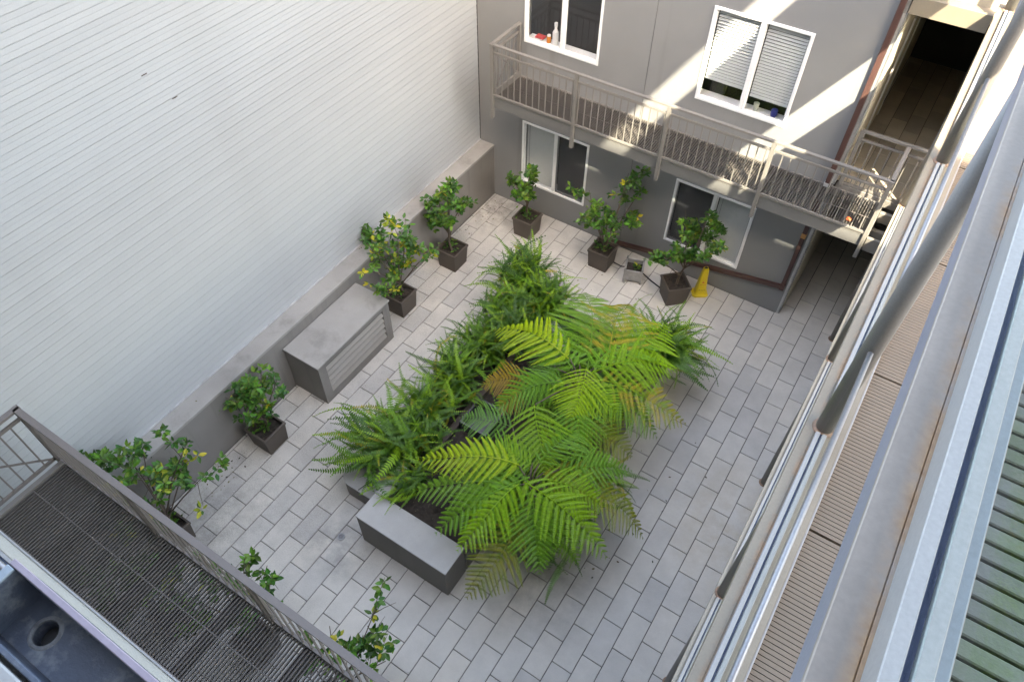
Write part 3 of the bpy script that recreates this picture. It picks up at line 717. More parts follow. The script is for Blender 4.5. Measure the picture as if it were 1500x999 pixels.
b = MB(); b.tube([(20.92, -35.69, 29.5), (20.92, -35.69, 30.01)], .09, 14); b.build('drain_hole_shade', M_BLACK, gu)  # solid black plug, paints the darkness inside the hole
rm = lathe(20.92, -35.69, [(.074, 30.112), (.077, 30.128), (.092, 30.126), (.102, 30.121)], 24); rm.f = rm.f[:-2]; rm.mi = rm.mi[:-2]; rm.build('drain_rim', M_DUST, gu)
b = MB(); b.box(20.66, 24.6, -35.545, -35.505, 30.05, 30.478, .004); b.build('outer_wall', M_GUTTER, gu)
b = MB(); b.box(20.66, 24.6, -35.54, -35.503, 30.48, 30.503, .004); b.build('outer_lip', M_GUTLIP, gu)
b = MB(); b.box(20.66, 20.70, -35.84, -35.546, 30.05, 30.48, .004); b.build('end_plate', M_GUTTER, gu)
b = MB(); b.box(20.655, 20.715, -35.84, -35.546, 30.481, 30.502, .004); b.build('end_trim', M_BLUEG, gu)
b = MB(); b.box(20.66, 24.6, -35.875, -35.842, 30.0, 30.42, .006); b.build('inner_lip', M_GUTTER, gu)
b = MB(); b.box(20.2, 24.6, -36.12, -35.9, 30.1, 30.44, .01); b.build('sill', M_ALU, nbld)
b = MB(); b.box(20.66, 24.6, -40, -36.13, 29.8, 30.2); b.build('floor_slab', M_CONC, nbld)

# ------------------------------------------------------------------ planter
pl = thing('planter', (12, -17, 0), 'large grey concrete planter in the middle of the court', 'planter')
def pbox(nm, x0, x1, y0, y1, z, cop=None):
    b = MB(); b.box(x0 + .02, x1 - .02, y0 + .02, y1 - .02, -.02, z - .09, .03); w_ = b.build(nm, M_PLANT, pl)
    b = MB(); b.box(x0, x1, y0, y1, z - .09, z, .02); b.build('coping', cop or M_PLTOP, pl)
M_RIM = simple('stained_planter_rim', (.10, .075, .06), .8, .2, 5, 100, bmp=.3)
pbox('front_wall', 9.45, 14.68, -25.97, -24.45, 2.55)
pbox('left_wall', 9.46, 10.06, -24.44, -22.6, 2.55)
pbox('left_wall', 9.75, 10.1, -22.58, -8.0, 1.4, M_RIM)
pbox('step_wall', 14.3, 14.68, -24.44, -22.6, 1.8, M_RIM)
pbox('step_wall', 14.0, 17.5, -22.58, -22.2, 1.5, M_RIM)
pbox('right_wall', 17.1, 17.5, -22.18, -8.0, 1.5, M_RIM)
pbox('back_wall', 10.12, 17.08, -8.4, -8.0, 1.5, M_RIM)
# low trough on the left with a rounded front corner
def rounded(x0, x1, y0, y1, r_, z0, z1):
    b = MB(); P = []
    for k in range(9):
        t_ = math.pi + k / 8 * math.pi / 2; P.append((x0 + r_ + r_ * math.cos(t_), y0 + r_ + r_ * math.sin(t_)))
    P += [(x1, y0), (x1, y1), (x0, y1)]
    n = len(P); b.add([(x, y, z0) for x, y in P] + [(x, y, z1) for x, y in P], [(k, (k + 1) % n, n + (k + 1) % n, n + k) for k in range(n)] + [tuple(range(n, 2 * n))])
    return b
rounded(6.7, 9.44, -24.42, -22.9, .7, -.02, 1.06).build('trough_end', M_PLANT, pl)
rounded(6.68, 9.44, -24.44, -22.88, .7, 1.06, 1.14).build('coping', M_PLTOP, pl)
pbox('trough_wall', 6.7, 7.2, -22.86, -6.0, 1.14); pbox('trough_wall', 7.22, 9.58, -6.5, -6.0, 1.14)
so_ = MB()
def soil_sheet(b, x0, x1, y0, y1, z, st=.35):
    nx, ny = max(2, int((x1 - x0) / st)), max(2, int((y1 - y0) / st)); rr = random.Random(int(x0 * 100 + y0 * 7))
    vs_ = [(x0 + (x1 - x0) * i / nx, y0 + (y1 - y0) * j / ny, z + rr.uniform(-.08, .1)) for j in range(ny + 1) for i in range(nx + 1)]
    b.add(vs_, [(j * (nx + 1) + i, j * (nx + 1) + i + 1, (j + 1) * (nx + 1) + i + 1, (j + 1) * (nx + 1) + i) for j in range(ny) for i in range(nx)])
soil_sheet(so_, 10.05, 14.02, -24.46, -22.4, 1.9); soil_sheet(so_, 10.2, 17.32, -22.1, -8.5, 1.3); soil_sheet(so_, 7.18, 9.62, -22.9, -6.4, .9)
so_.build('soil', M_SOIL, pl)
ba = thing('water_basin', (11, -17.8, 1.3), 'dark slate square basin half hidden under the fern fronds', 'basin')
b = MB(); b.box(10.25, 11.9, -18.6, -16.9, 1.2, 1.42, .02); b.build('floor', M_WATER, ba)
b = MB(); b.box(10.22, 10.36, -18.7, -16.8, 1.3, 2.0, .015); b.box(11.8, 11.94, -18.7, -16.8, 1.3, 2.0, .015); b.box(10.365, 11.795, -16.94, -16.8, 1.3, 1.995, .015); b.box(10.365, 11.795, -18.7, -18.56, 1.3, 1.995, .015); b.build('rim', M_WATER, ba)
# boulder-like end of a curved planter wall showing among the fronds
b = MB(); P = []
for k in range(11):
    t_ = -.2 + k / 10 * 1.5; P.append((10.4 + 2.6 * math.cos(t_), -12.9 + 2.6 * math.sin(t_)))
for (xa, ya), (xb, yb) in zip(P[:-1], P[1:]):
    cx_, cy_ = 10.4, -12.9; f = .8
    q = lambda x, y: (cx_ + (x - cx_) * f, cy_ + (y - cy_) * f)
    A, B_, C_, D = (xa, ya), (xb, yb), q(xb, yb), q(xa, ya)
    b.add([(*A, 1), (*B_, 1), (*C_, 1), (*D, 1), (*A, 2.7), (*B_, 2.7), (*C_, 2.7), (*D, 2.7)], [(4, 5, 6, 7), (0, 1, 5, 4), (2, 3, 7, 6)])
b.build('curved_wall', M_PLTOP, pl)
# hose clip on the trough end
hs = MB(); hs.tube([(8.0, -24.45, 1.0), (8.02, -24.35, 1.17), (8.15, -23.95, 1.19), (8.3, -23.7, 1.22), (8.35, -23.5, 1.25)], .022, 6)
hs.tube([(8.3, -24.0, 1.2), (8.45, -23.85, 1.2), (8.4, -23.65, 1.22), (8.25, -23.62, 1.22), (8.15, -23.8, 1.2), (8.3, -24.0, 1.2)], .03, 6)
tag(hs.build('irrigation_hose', M_BLACK), 'short black irrigation hose with a clip on the low planter end', 'hose')

# ------------------------------------------------------------------ ferns
FC = {'bright': (.33, .47, .012), 'bright2': (.22, .41, .012), 'brightest': (.36, .56, .012), 'mid': (.14, .29, .02), 'mid2': (.145, .34, .018), 'olive': (.17, .22, .015), 'olive2': (.14, .19, .015),
      'dark': (.06, .145, .018), 'yelltip': (.17, .30, .02), 'blue': (.12, .28, .04), 'orange': (.36, .235, .02), 'orange2': (.52, .25, .025)}
FA = {'yelltip': 1.0, 'olive': .35, 'olive2': .2, 'bright': .15, 'orange2': .2}
def tree_frond(seed, wr, arch):
    """bipinnate frond, chord along +x from 0 to 1, arching in +z"""
    rr = random.Random(seed); b = MB(); cols = []
    def axis(t): return Vector((t, .02 * math.sin(t * 5 + seed), arch * 4 * t * (1 - t) * (1 - .35 * t)))
    NP = 16
    rp = [axis(k / 12) for k in range(13)]
    b.tube(rp, [.0075 * (1 - .8 * k / 12) for k in range(13)], 5); cols += [(.35, .35, .35)] * (13 * 5)
    for i in range(NP):
        t = .03 + .96 * (i / (NP - 1)) ** .92
        prof = min(1, (t + .22) / .45) ** .8 * (1 - max(0, t - .32) / .70) ** .8
        L = wr * 1.03 * prof * rr.uniform(.93, 1.05)
        if L < .012: L = .012
        p = axis(t); tg = (axis(min(1, t + .02)) - axis(max(0, t - .02))).normalized()
        for sd_ in (-1, 1):
            side = Vector((0, sd_, 0)); nrm = tg.cross(side) * sd_
            ang = math.radians(rr.uniform(66, 74) - 24 * t)
            dr_ = (tg * math.cos(ang) + side * math.sin(ang)).normalized()
            if nrm.z < 0: nrm = -nrm
            droop = rr.uniform(.16, .40)
            m = max(4, int(L / .0135))
            prev = None
            cross = nrm.cross(dr_).normalized()
            twist = rr.uniform(-.25, .25)
            for k in range(m):
                s_ = (k + .6) / m; q = p + dr_ * (L * s_) + tg * (.09 * L * s_ * s_) - nrm * (droop * L * s_ * s_)
                l = min(.040, L * .25) * (1.04 - s_) ** .5 * min(1, s_ * 5 + .55); wd = L / m * .36
                for s2 in (-1, 1):
                    c2 = (cross * s2 * .93 + dr_ * .36 - nrm * (.45 + s2 * twist)).normalized()
                    e = q + c2 * l; mid = q + c2 * (l * .45)
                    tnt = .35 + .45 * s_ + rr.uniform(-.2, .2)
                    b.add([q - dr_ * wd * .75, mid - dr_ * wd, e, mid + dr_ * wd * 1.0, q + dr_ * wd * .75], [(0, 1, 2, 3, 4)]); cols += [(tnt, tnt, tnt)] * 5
            b.tube([p, p + dr_ * L * .5 + tg * (.0225 * L) - nrm * (droop * L * .25), p + dr_ * L * .97 + tg * (.085 * L) - nrm * (droop * L * .94)], [.0035, .0025, .001], 3, cap=False); cols += [(.25, .25, .25)] * 9
    return b, cols
def sword_frond(seed, wr, arch):   # once-pinnate, narrow and toothed
    rr = random.Random(seed); b = MB(); cols = []
    def axis(t): return Vector((t - .12 * t * t, .05 * math.sin(t * 3 + seed), arch * 4 * t * (1 - t)))
    rp = [axis(k / 8) for k in range(9)]
    b.tube(rp, [.007 * (1 - .7 * k / 8) for k in range(9)], 3, cap=False); cols += [(.3, .3, .3)] * 27
    n = 30
    for i in range(n):
        t = .06 + .93 * i / (n - 1); L = wr * min(1, (t + .05) / .2) * (1 - max(0, t - .55) / .5) ** .7 * rr.uniform(.85, 1.1)
        p = axis(t); tg = (axis(min(1, t + .02)) - axis(max(0, t - .02))).normalized(); wd = .30 / n
        for sd_ in (-1, 1):
            d_ = (Vector((0, sd_, 0)) + tg * .3 + Vector((0, 0, rr.uniform(-.35, .15)))).normalized(); tnt = .3 + .5 * t + rr.uniform(-.2, .2)
            b.add([p - tg * wd, p + d_ * L * .5 - tg * wd * .9, p + d_ * L, p + d_ * L * .5 + tg * wd * .9, p + tg * wd], [(0, 1, 2, 3, 4)]); cols += [(tnt,) * 3] * 5
    return b, cols
def meshvar(fn, name, args):
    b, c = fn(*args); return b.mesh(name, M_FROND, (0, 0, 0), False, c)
def place_frond(me, parent, base, tip, color, alpha, roll, rng):
    """orient a unit frond so that its chord runs base -> tip"""
    B_, T_ = Vector(base), Vector(tip); d = T_ - B_; L = d.length; x = d / L
    up = Vector((0, 0, 1)); y = up.cross(x).normalized(); z = x.cross(y)
    m = Matrix((x, y, z)).transposed() @ Matrix.Rotation(roll, 3, 'X')
    jit = rng.uniform(.85, 1.15)
    return inst('frond', me, parent, base, m * L, (color[0] * jit, color[1] * jit, color[2], alpha))
TF = {}
def tfmesh(wr):
    key = round(wr * 20) / 20
    TF.setdefault(key, [])
    if len(TF[key]) < 3:
        TF[key].append(meshvar(tree_frond, 'frond', (len(TF) * 10 + len(TF[key]), key, .13 + .05 * len(TF[key])))); return TF[key][-1]
    return random.choice(TF[key])
FR = [(15.2, -20.71, 5.0, 10.8, -22.6, 4.3, .25, 'bright'), (15.75, -21.42, 4.3, 11.19, -24.05, 3.6, .22, 'mid'), (15.71, -20.69, 4.6, 13.54, -25.0, 3.7, .26, 'mid2'),
      (16.69, -22.49, 4.0, 16.12, -26.3, 2.6, .3, 'olive'), (17.03, -21.97, 3.8, 18.35, -23.12, 2.2, .33, 'dark'), (15.84, -21.32, 5.1, 20.5, -22.03, 4.0, .27, 'bright2'),
      (17.84, -19.68, 4.0, 21.33, -19.59, 2.6, .28, 'olive'), (16.77, -19.67, 4.7, 19.54, -17.58, 4.0, .27, 'mid2'), (15.32, -16.55, 4.3, 19.03, -16.58, 3.4, .33, 'olive2'),
      (15.96, -14.44, 5.0, 20.47, -13.4, 3.6, .28, 'yelltip'), (15.3, -14.71, 5.9, 15.93, -17.15, 5.0, .5, 'brightest'), (14.21, -17.79, 5.6, 16.3, -20.26, 4.4, .45, 'bright2'),
      (13.65, -18.82, 4.4, 10.99, -19.58, 4.0, .33, 'blue'), (12.87, -15.84, 4.3, 10.58, -17.0, 3.7, .33, 'orange'), (12.57, -16.25, 4.0, 12.23, -17.79, 3.2, .4, 'orange2'),
      (14.02, -14.1, 5.2, 9.4, -13.95, 4.3, .3, 'bright'), (15.09, -13.94, 4.6, 11.98, -8.24, 3.6, .3, 'mid'), (15.73, -13.52, 5.0, 14.37, -7.92, 3.8, .36, 'yelltip'),
      (16.1, -13.19, 4.9, 17.06, -8.4, 4.2, .33, 'bright2'), (13.71, -14.78, 4.8, 13.25, -17.03, 4.2, .5, 'blue'), (16.49, -17.3, 4.0, 18.68, -18.61, 3.2, .33, 'mid'),
      (15.74, -14.76, 4.4, 17.98, -12.6, 3.6, .25, 'dark'), (15.18, -18.1, 4.2, 14.25, -20.29, 3.8, .35, 'mid'), (13.77, -12.49, 4.0, 11.97, -10.64, 3.4, .5, 'dark'), (16.92, -21.54, 4.2, 19.49, -22.43, 3.0, .3, 'mid')]
FR += [(15.6, -20.2, 4.9, 13.2, -20.6, 4.5, .4, 'bright2'), (15.2, -15.3, 5.3, 17.9, -15.6, 4.5, .36, 'bright2'), (15.3, -14.2, 5.0, 18.6, -11.0, 4.1, .34, 'bright2'), (14.6, -14.0, 4.9, 12.6, -10.6, 4.0, .36, 'mid2'),
       (16.3, -20.6, 4.8, 19.4, -19.9, 3.9, .34, 'bright2'), (16.2, -21.3, 4.7, 18.3, -24.0, 3.5, .34, 'mid2'), (15.7, -21.4, 4.8, 14.9, -25.2, 3.9, .30, 'bright2'), (15.6, -20.3, 4.8, 12.2, -21.3, 4.0, .36, 'mid2'),
       (15.9, -20.1, 5.0, 16.6, -17.2, 4.5, .4, 'mid2'), (14.6, -15.4, 4.9, 12.0, -18.3, 3.9, .36, 'mid2'), (15.4, -15.6, 4.9, 17.2, -18.6, 4.0, .36, 'mid2'), (15.4, -14.0, 5.2, 16.2, -9.6, 4.6, .34, 'mid2'),
       (14.4, -14.5, 4.9, 10.9, -12.6, 3.9, .32, 'mid2'), (16.2, -20.2, 4.6, 19.6, -18.6, 3.3, .3, 'olive'), (15.7, -14.8, 4.6, 19.6, -14.9, 3.4, .3, 'mid')]
crowns = [((15.9, -20.9, 3.7), 'near tree fern with lime green fronds arching over the front planter block'), ((15.0, -14.6, 3.9), 'tree fern at the far end of the planter with yellow tipped fronds')]
tfs = []
for c, lab in crowns:
    t_ = thing('tree_fern', (c[0], c[1], 1.3), lab, 'fern', 'tree ferns in the planter')
    b = MB(); b.tube([(c[0], c[1], 1.2), (c[0] + .05, c[1], 2.4), (c[0], c[1], 3.75)], [.42, .33, .28], 12); b.build('trunk', M_BARK, t_, smooth=True)
    tfs.append((t_, Vector(c), []))
rr = random.Random(11)
for bx, by, bz, tx, ty, tz, wr, cn in FR:
    B_ = Vector((bx, by, bz)); k = min((0, 1), key=lambda q: (tfs[q][1] - B_).length)
    t_, c, st = tfs[k]
    wr_ = wr * 1.3
    place_frond(tfmesh(wr_), t_, B_, (tx, ty, tz), FC[cn], FA.get(cn, 0), rr.uniform(-.2, .2), rr); st.append((c, B_))
# under-storey fronds, darker and lower, fill the crown
for k, (t_, c, st) in enumerate(tfs):
    for i in range(30):
        a = i / 30 * 2 * math.pi + rr.uniform(-.15, .15); L = rr.uniform(2.3, 3.7); base = c + Vector((math.cos(a) * .4, math.sin(a) * .4, -.05)); tip = c + Vector((math.cos(a) * L, math.sin(a) * L, rr.uniform(-1.1, -.1)))
        if tip.x < 11.2: tip.x = 11.2
        if tip.x > 19.4: tip.x = 19.4
        place_frond(tfmesh(rr.choice([.3, .35])), t_, base, tip, FC[rr.choice(['mid', 'dark', 'dark', 'dark', 'mid', 'olive2'])], 0, rr.uniform(-.3, .3), rr)
    b = MB()
    for c_, B_ in st:
        mid = (c_ + B_) / 2 + Vector((0, 0, .35)); b.tube([c_ - Vector((0, 0, .2)), mid, B_], [.05, .035, .03], 5)
    b.build('frond_stalks', M_BARK, t_)
SW = [meshvar(sword_frond, 'frond', (i, .05 + .008 * (i % 3), (.22, .3, .16, .26, .12, .34)[i])) for i in range(6)]
SC = [(.055, .135, .018), (.075, .175, .018), (.115, .25, .018), (.04, .10, .018), (.19, .34, .02)]
def sword_clump(x, y, z, n, rmin, rmax, label, seed, up=1.0, bias=None, yellow=.06):
    rr = random.Random(seed); t_ = thing('sword_fern', (x, y, z), label, 'fern', 'sword ferns in the planter')
    for i in range(n):
        a = rr.uniform(0, 2 * math.pi)
        if bias is not None and rr.random() < .65: a = bias + rr.gauss(0, .7)
        r_ = rr.uniform(rmin, rmax); inner = rr.random()
        bx, by = x + rr.gauss(0, .42), y + rr.gauss(0, .5)
        rad = r_ * (.3 + .8 * inner); h = (rr.uniform(1.6, 3.2) * (1 - inner * .5) + rr.uniform(-.4, .4)) * up
        tip = (bx + math.cos(a) * rad, by + math.sin(a) * rad, z + h)
        c = rr.choice(SC) if inner < .5 else rr.choice(SC[:3] + [SC[4]])
        al = 1.0 if rr.random() < yellow else 0
        o = place_frond(rr.choice(SW), t_, (bx, by, z), tip, c, al, rr.uniform(-.9, .9), rr)
sword_clump(8.0, -21.7, 1.2, 200, 1.9, 4.5, 'dark green sword fern spilling over the low front corner of the planter', 1, bias=3.6)
sword_clump(8.5, -19.2, 1.2, 177, 1.72, 3.05, 'sword fern on the trough opposite the near end of the vent box', 2)
sword_clump(8.4, -16.4, 1.2, 191, 1.72, 3.17, 'sword fern on the trough opposite the middle of the vent box', 3)
sword_clump(8.6, -13.6, 1.2, 191, 1.72, 3.05, 'sword fern beside the curved planter wall', 4)
sword_clump(8.2, -10.9, 1.2, 191, 1.72, 3.17, 'sword fern with a few yellowed fronds opposite the pot behind the vent box', 5, yellow=.1)
sword_clump(7.5, -8.1, 1.2, 226, 1.84, 3.29, 'bushy upright sword fern at the far end of the left trough', 6, up=1.25)
sword_clump(9.6, -9.3, 1.4, 206, 1.84, 3.42, 'arching sword fern at the back of the planter facing the wooden planter box', 7, up=1.1)
sword_clump(9.5, -21.3, 1.7, 70, 1.4, 2.8, 'sword fern rising behind the low front corner clump', 14)
sword_clump(9.6, -12.0, 1.7, 80, 1.5, 3.0, 'sword fern on the inner rim between the trough and the curved planter wall', 15)
sword_clump(17.0, -8.9, 2.1, 191, 2.07, 3.90, 'wispy sword fern spraying out over the right far corner of the planter', 8, bias=.2, up=.9)
sword_clump(17.6, -21.2, 1.9, 61, 1.61, 3.17, 'small dark sword fern drooping from the right front of the planter', 9, bias=-.4, up=.3)
sword_clump(10.6, -22.9, 2.2, 88, 1.38, 2.93, 'sword fern with fronds hanging over the inner corner of the front block', 10, bias=3.9, up=.35)
sword_clump(17.7, -17.6, 1.9, 53, 2.07, 3.66, 'thin brownish sword fern trailing on the right side of the planter', 12, bias=-.3, up=.2, yellow=.3)

# ------------------------------------------------------------------ potted citrus trees
def pot_mb(cx, cy, rot, top=.77, bot=.64, h=1.5):
    T = Matrix.Translation((cx, cy, 0)) @ Matrix.Rotation(rot, 4, 'Z')
    b = MB(); t2 = top - .11; zi = h - .28
    sq = lambda s_, z_: [(-s_, -s_, z_), (s_, -s_, z_), (s_, s_, z_), (-s_, s_, z_)]
    rings = [sq(bot, .0), sq(bot + (top - .03 - bot) * .88, h - .16), sq(top, h - .155), sq(top, h - .015), sq(top - .015, h), sq(t2 + .01, h), sq(t2, h - .015), sq(t2 - .02, zi)]
    vs_ = [T @ Vector(p) for r_ in rings for p in r_]
    fs = []
    for i in range(len(rings) - 1):
        for k in range(4): fs.append((i * 4 + k, i * 4 + (k + 1) % 4, (i + 1) * 4 + (k + 1) % 4, (i + 1) * 4 + k))
    fs.append((3, 2, 1, 0)); b.add(vs_, fs)
    s_ = MB(); n = 7; rr = random.Random(int(cx * 50)); u = t2 - .0
    vs_ = [T @ Vector((-u + 2 * u * i / n, -u + 2 * u * j / n, h - .24 + rr.uniform(-.03, .05))) for j in range(n + 1) for i in range(n + 1)]
    s_.add(vs_, [(j * (n + 1) + i, j * (n + 1) + i + 1, (j + 1) * (n + 1) + i + 1, (j + 1) * (n + 1) + i) for j in range(n) for i in range(n)])
    return b, s_
GREENS = [(.035, .105, .02), (.06, .155, .022), (.085, .20, .025), (.045, .125, .02), (.13, .25, .03)]
YELLOWS = [(.42, .40, .03), (.30, .36, .03), (.50, .42, .04)]
def leaf(b, cols, p, d, nrm, L, c):
    d = d.normalized(); sd_ = d.cross(nrm)
    if sd_.length < .01: sd_ = Vector((1, 0, 0))
    sd_.normalize(); up = sd_.cross(d); wd = L * .27
    b.add([p, p + d * L * .35 + sd_ * wd + up * .03 * L, p + d * L * .72 + sd_ * wd * .7, p + d * L, p + d * L * .72 - sd_ * wd * .7, p + d * L * .35 - sd_ * wd + up * .03 * L, p + d * L * .5 - up * .05 * L],
          [(0, 6, 1), (1, 6, 2), (2, 6, 3), (3, 6, 4), (4, 6, 5), (5, 6, 0)])
    cols += [c] * 7
def citrus(cx, cy, rot, label, seed, h=6.0, spread=1.6, trunk=1.2, nb=6, leaves=420, yellow=.06, lean=(0, 0), base_weeds=0, sparse=False, rise=1.0, pot_group='potted citrus trees'):
    spread *= 1.38; leaves = int(leaves * 1.75); h += .4
    rr = random.Random(seed)
    pb, ps = pot_mb(cx, cy, rot)
    p = thing('planter_pot', (cx, cy, 0), label[1], 'pot', 'square brown pots')
    pb.build('pot', M_POT, p); ps.build('soil', M_SOIL, p)
    t_ = thing('citrus_tree', (cx, cy, 1.25), label[0], 'tree', pot_group)
    w_ = MB(); base = Vector((cx + rr.uniform(-.15, .15), cy + rr.uniform(-.15, .15), 1.15))
    top = base + Vector((lean[0] * .4 + rr.uniform(-.12, .12), lean[1] * .4 + rr.uniform(-.12, .12), trunk))
    w_.tube([base, (base + top) / 2 + Vector((rr.uniform(-.1, .1), rr.uniform(-.1, .1), 0)), top], [.085, .07, .06], 7)
    ends = []
    for i in range(nb):
        a = i / nb * 2 * math.pi + rr.uniform(-.5, .5); rad = spread * rr.uniform(.45, .95); hz = (h - 1.2 - trunk) * rr.uniform(.35, 1.0) * rise
        if i == 0: rad *= .35; hz = h - 1.2 - trunk
        st = top if rr.random() < .7 else base + (top - base) * rr.uniform(.55, .9)
        e = Vector((st.x + math.cos(a) * rad + lean[0] * .6, st.y + math.sin(a) * rad + lean[1] * .6, st.z + hz))
        m = st + (e - st) * .5 + Vector((rr.uniform(-.15, .15), rr.uniform(-.15, .15), rr.uniform(.0, .3)))
        w_.tube([st, m, e], [.045, .032, .016], 5); ends.append((m, e))
        for k in range(rr.randint(2, 4)):
            q = st + (e - st) * rr.uniform(.35, .95); dd = Vector((rr.gauss(0, 1), rr.gauss(0, 1), rr.uniform(-.2, .9))).normalized() * rr.uniform(.4, .95) * spread / 1.6
            w_.tube([q, q + dd * .5 + Vector((0, 0, .08)), q + dd], [.02, .014, .008], 4); ends.append((q, q + dd))
    w_.build('trunk', M_BARK, t_)
    lb_ = MB(); cols = []
    tot = 0
    while tot < leaves:
        a, e = rr.choice(ends); n = rr.randint(5, 9); cc = rr.choice(GREENS)
        s_ = rr.uniform(.45, 1.0) if not sparse else rr.choice([rr.uniform(.8, 1), rr.uniform(.4, 1)])
        ctr = a + (e - a) * s_ + Vector((rr.gauss(0, .13), rr.gauss(0, .13), rr.gauss(0, .11)))
        yy = rr.random() < yellow
        for _ in range(n):
            d_ = Vector((rr.gauss(0, 1), rr.gauss(0, 1), rr.gauss(.1, .6))).normalized()
            c = rr.choice(YELLOWS) if (yy and rr.random() < .6) else tuple(v * rr.uniform(.75, 1.25) for v in (cc if rr.random() < .7 else rr.choice(GREENS)))
            leaf(lb_, cols, ctr + d_ * rr.uniform(.0, .1), d_ + Vector((0, 0, -.15)), Vector((rr.gauss(0, .4), rr.gauss(0, .4), 1)), rr.uniform(.24, .42), c); tot += 1
    for _ in range(base_weeds):
        ctr = Vector((cx + rr.gauss(-.15, .25), cy + rr.gauss(0, .25), 1.35 + rr.uniform(0, .45))); d_ = Vector((rr.gauss(0, 1), rr.gauss(0, 1), rr.uniform(-.1, .8))).normalized()
        leaf(lb_, cols, ctr, d_, Vector((0, 0, 1)), rr.uniform(.2, .32), tuple(v * rr.uniform(.7, 1.1) for v in rr.choice(GREENS)))
    stuff(lb_.build('foliage', M_LEAF, t_, cols=cols))
P_ = 'square dark brown pot '
citrus(4.22, -2.3, 0, ('small citrus with two leafy heads in front of the lower left window', P_ + 'in front of the lower left window'), 21, 5.2, 1.0, 1.7, 4, 300, .03, base_weeds=45)
citrus(1.75, -7.63, 0, ('bushy dark green citrus in the second pot along the retaining wall from the far corner', P_ + 'under the bushy dark green citrus by the retaining wall'), 22, 6.6, 1.55, 1.5, 7, 520, .05, (-.35, -.2), 25)
citrus(1.4, -12.66, 0, ('yellowing wide citrus beside the vent box', P_ + 'against the far end of the vent box'), 23, 6.3, 2.1, 1.1, 8, 520, .30, (-.1, -.1), 40)
citrus(1.55, -24.3, 0, ('citrus just in front of the near end of the vent box', P_ + 'on the near side of the vent box'), 24, 5.7, 1.5, .8, 7, 430, .06, (-.2, 0), 50)
citrus(1.75, -31.0, 0, ('sparse citrus with bare twigs beside the near walkway railing', P_ + 'partly hidden by the near walkway railing'), 25, 6.9, 2.1, .9, 11, 560, .16, (-.3, .6), 150, True)
citrus(10.03, -2.22, 0, ('tall loose citrus between the two lower windows', P_ + 'between the two lower windows'), 26, 7.4, 2.0, .6, 8, 470, .08, (.45, 0), 30)
citrus(15.33, -2.45, math.radians(44), ('dense citrus in front of the lower right window by the yellow sign', P_ + 'turned cornerwise beside the yellow sign'), 27, 7.2, 1.6, 1.5, 7, 520, .02, (.2, .3), 0)
citrus(5.0, -33.7, 0, ('citrus under the grating at the left end of the near walkway', P_ + 'under the left end of the near walkway'), 28, 6.0, 1.7, 1.0, 7, 420, .1)
citrus(9.0, -32.5, 0, ('citrus poking out under the middle of the near walkway', P_ + 'under the middle of the near walkway'), 29, 6.4, 1.8, 1.0, 8, 330, .08, (-.6, .6))
citrus(13.7, -32.6, 0, ('sparse reddish twigged citrus reaching past the near walkway at bottom centre', P_ + 'under the right part of the near walkway'), 30, 6.0, 2.1, .9, 10, 250, .16, (.5, .9), 30, True)

# wooden planter box with a seedling, and the drip hose between pots
wb = thing('wooden_planter_box', (12.4, -2.2, 0), 'small weathered grey wooden planter box between two brown pots', 'planter box')
T = Matrix.Translation((12.37, -2.2, 0)) @ Matrix.Rotation(math.radians(19), 4, 'Z')
for sx in (-1, 1):
    for sy in (-1, 1):
        b = MB(); b.box(sx * .55 - .06, sx * .55 + .06, sy * .55 - .06, sy * .55 + .06, 0, 1.32, .012, T); b.build('corner_post', M_GWOOD, wb)
for k in range(4):
    b = MB()
    T2 = T @ Matrix.Rotation(k * math.pi / 2, 4, 'Z'); b.box(-.49, .49, -.57, -.52, .22, 1.0, .008, T2); b.build('side_board', M_GWOOD, wb)
    b = MB(); b.box(-.49, .49, -.585, -.5, 1.003, 1.09, .01, T2); b.build('top_rail', M_GWOOD, wb)
b = MB(); b.box(-.5, .5, -.5, .5, .3, .8, 0, T); b.build('soil', M_SOIL, wb)
sd_b = MB(); cols = []; rr = random.Random(8)
for k in range(24):
    d_ = Vector((rr.gauss(0, 1), rr.gauss(0, 1), .4)).normalized(); leaf(sd_b, cols, Vector((12.55, -2.25, .95 + rr.uniform(0, .3))) + d_ * .08, d_, Vector((0, 0, 1)), rr.uniform(.18, .28), rr.choice(GREENS + YELLOWS[:1]))
st_ = sd_b.build('seedling', M_LEAF, None, cols=cols); tag(st_, 'small green seedling growing in the grey wooden planter box', 'plant')
hz = MB(); hz.tube([(10.7, -1.7, .06), (11.3, -1.75, .05), (11.8, -1.5, .05), (12.9, -1.6, .05), (13.6, -1.9, .06), (14.5, -2.2, .07)], .045, 6)
tag(hz.build('irrigation_hose', M_BLACK), 'black irrigation hose running on the pavers between the pots', 'hose')

# yellow wet floor sign
ws = thing('wet_floor_sign', (16.62, -1.1, 0), 'yellow wet floor safety cone sign standing by the far wall', 'sign')
T = Matrix.Translation((16.62, -1.12, 0)) @ Matrix.Rotation(math.radians(34), 4, 'Z')
b = MB(); H2 = 2.3
prof = [(.50, 0), (.50, .10), (.40, .14), (.34, .22), (.17, 2.2), (.13, H2)]
vs_ = []; fs = []
for s_, z_ in prof:
    ch = s_ * .3
    for px, py in ((-s_ + ch, -s_), (s_ - ch, -s_), (s_, -s_ + ch), (s_, s_ - ch), (s_ - ch, s_), (-s_ + ch, s_), (-s_, s_ - ch), (-s_, -s_ + ch)): vs_.append(T @ Vector((px, py * .8, z_)))
for i in range(len(prof) - 1):
    for k in range(8): fs.append((i * 8 + k, i * 8 + (k + 1) % 8, (i + 1) * 8 + (k + 1) % 8, (i + 1) * 8 + k))
fs.append(tuple(range(8))[::-1]); b.add(vs_, fs); b.build('cone', M_YEL, ws)
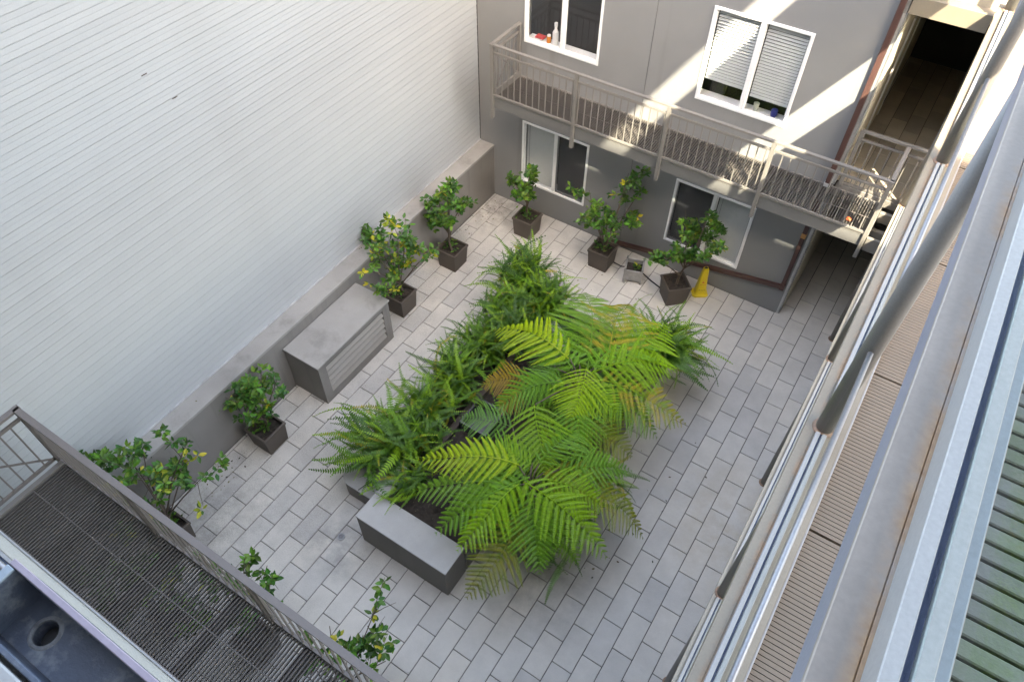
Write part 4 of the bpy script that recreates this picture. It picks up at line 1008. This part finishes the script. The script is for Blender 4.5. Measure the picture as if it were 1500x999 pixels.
b = MB(); b.tube([tuple(T @ Vector((0, 0, H2 - .12))), tuple(T @ Vector((0, 0, H2 - .02)))], .10, 12); b.build('top_hole', M_BLACK, ws)
def text(s_, size, z, mt, parent):
    c = bpy.data.curves.new('lettering', 'FONT'); c.body = s_; c.size = size * S; c.align_x = 'CENTER'; c.align_y = 'CENTER'; c.extrude = .0008
    tmp = bpy.data.objects.new('tmp', c); COL.objects.link(tmp); dg = bpy.context.evaluated_depsgraph_get(); dg.update()
    me = bpy.data.meshes.new_from_object(tmp.evaluated_get(dg)); bpy.data.objects.remove(tmp)
    me.materials.clear(); me.materials.append(mt)
    f = (z - .22) / (2.2 - .22); half = (.34 + (.17 - .34) * f) * .8
    slope = math.atan((.34 - .17) * .8 / 1.98)
    m = T @ Matrix.Translation((0, -half - .012, z)) @ Matrix.Rotation(math.pi / 2 - slope, 4, 'X')
    o = bpy.data.objects.new('lettering', me); COL.objects.link(o); o.parent = parent
    loc = m.to_translation() - Vector(parent['_o']); o.matrix_local = Matrix.Translation(loc * S) @ m.to_3x3().to_4x4()
text('CAUTION', .085, 1.0, M_RED, ws); text('WET FLOOR', .085, .52, M_PRINT, ws)
b = MB(); q = .80
f = (1.2 - .22) / 1.98; half = (.34 + (.17 - .34) * f) * .8 + .012
tri = [(-.09, -half, 1.13), (.09, -half, 1.13), (0, -half + .012, 1.27)]
b.add([T @ Vector(p) for p in tri] + [T @ Vector((p[0], p[1] - .008, p[2])) for p in tri], [(3, 4, 5), (0, 1, 4, 3), (1, 2, 5, 4), (2, 0, 3, 5)]); b.build('warning_triangle', M_RED, ws)

# fallen leaves and litter
lt = MB(); cols = []; rr = random.Random(77)
spots = [(.9, -1.2, .5), (1.0, -2.6, .5), (.4, -5, .5), (2.9, -31.5, 1.2), (.5, -26.5, .5), (1.0, -27.5, .5), (-.6, -12.5, .3), (6.2, -20, 1.5), (12, -4.5, 2), (8, -5, 1.5), (19.5, -21, 1.5), (20, -14, 2)]
for cx, cy, sp in spots:
    for _ in range(16):
        x, y = cx + rr.gauss(0, sp), cy + rr.gauss(0, sp)
        z = .02
        if x < .05: z = 4.21 if -1 < x < -.05 else None
        if z is None or y > -.1: continue
        a = rr.uniform(0, 6.28); leaf(lt, cols, Vector((x, y, z)), Vector((math.cos(a), math.sin(a), .05)), Vector((0, 0, 1)), rr.uniform(.06, .16), rr.choice([(.05, .035, .02), (.09, .06, .03), (.03, .03, .02), (.12, .10, .03)]))
lo = lt.build('fallen_leaves', M_LEAF, None, cols=cols); stuff(lo)

# dark flecks stuck on the white siding
for (y, z) in ((-21.6, 19.6), (-20.75, 18.2)):
    f = MB()
    for k in range(5):
        a = rr.uniform(0, 6.28); f.add([(-1.139, y + rr.gauss(0, .05), z + rr.gauss(0, .02)) for _ in range(3)], [(0, 1, 2)])
    f.box(-1.15, -1.13, y - .12, y + .12, z - .012, z + .016)
    tag(f.build('debris', M_BARK), 'dark twig fragment stuck high on the white siding, ' + ('upper one' if z > 19 else 'lower one'), 'debris')
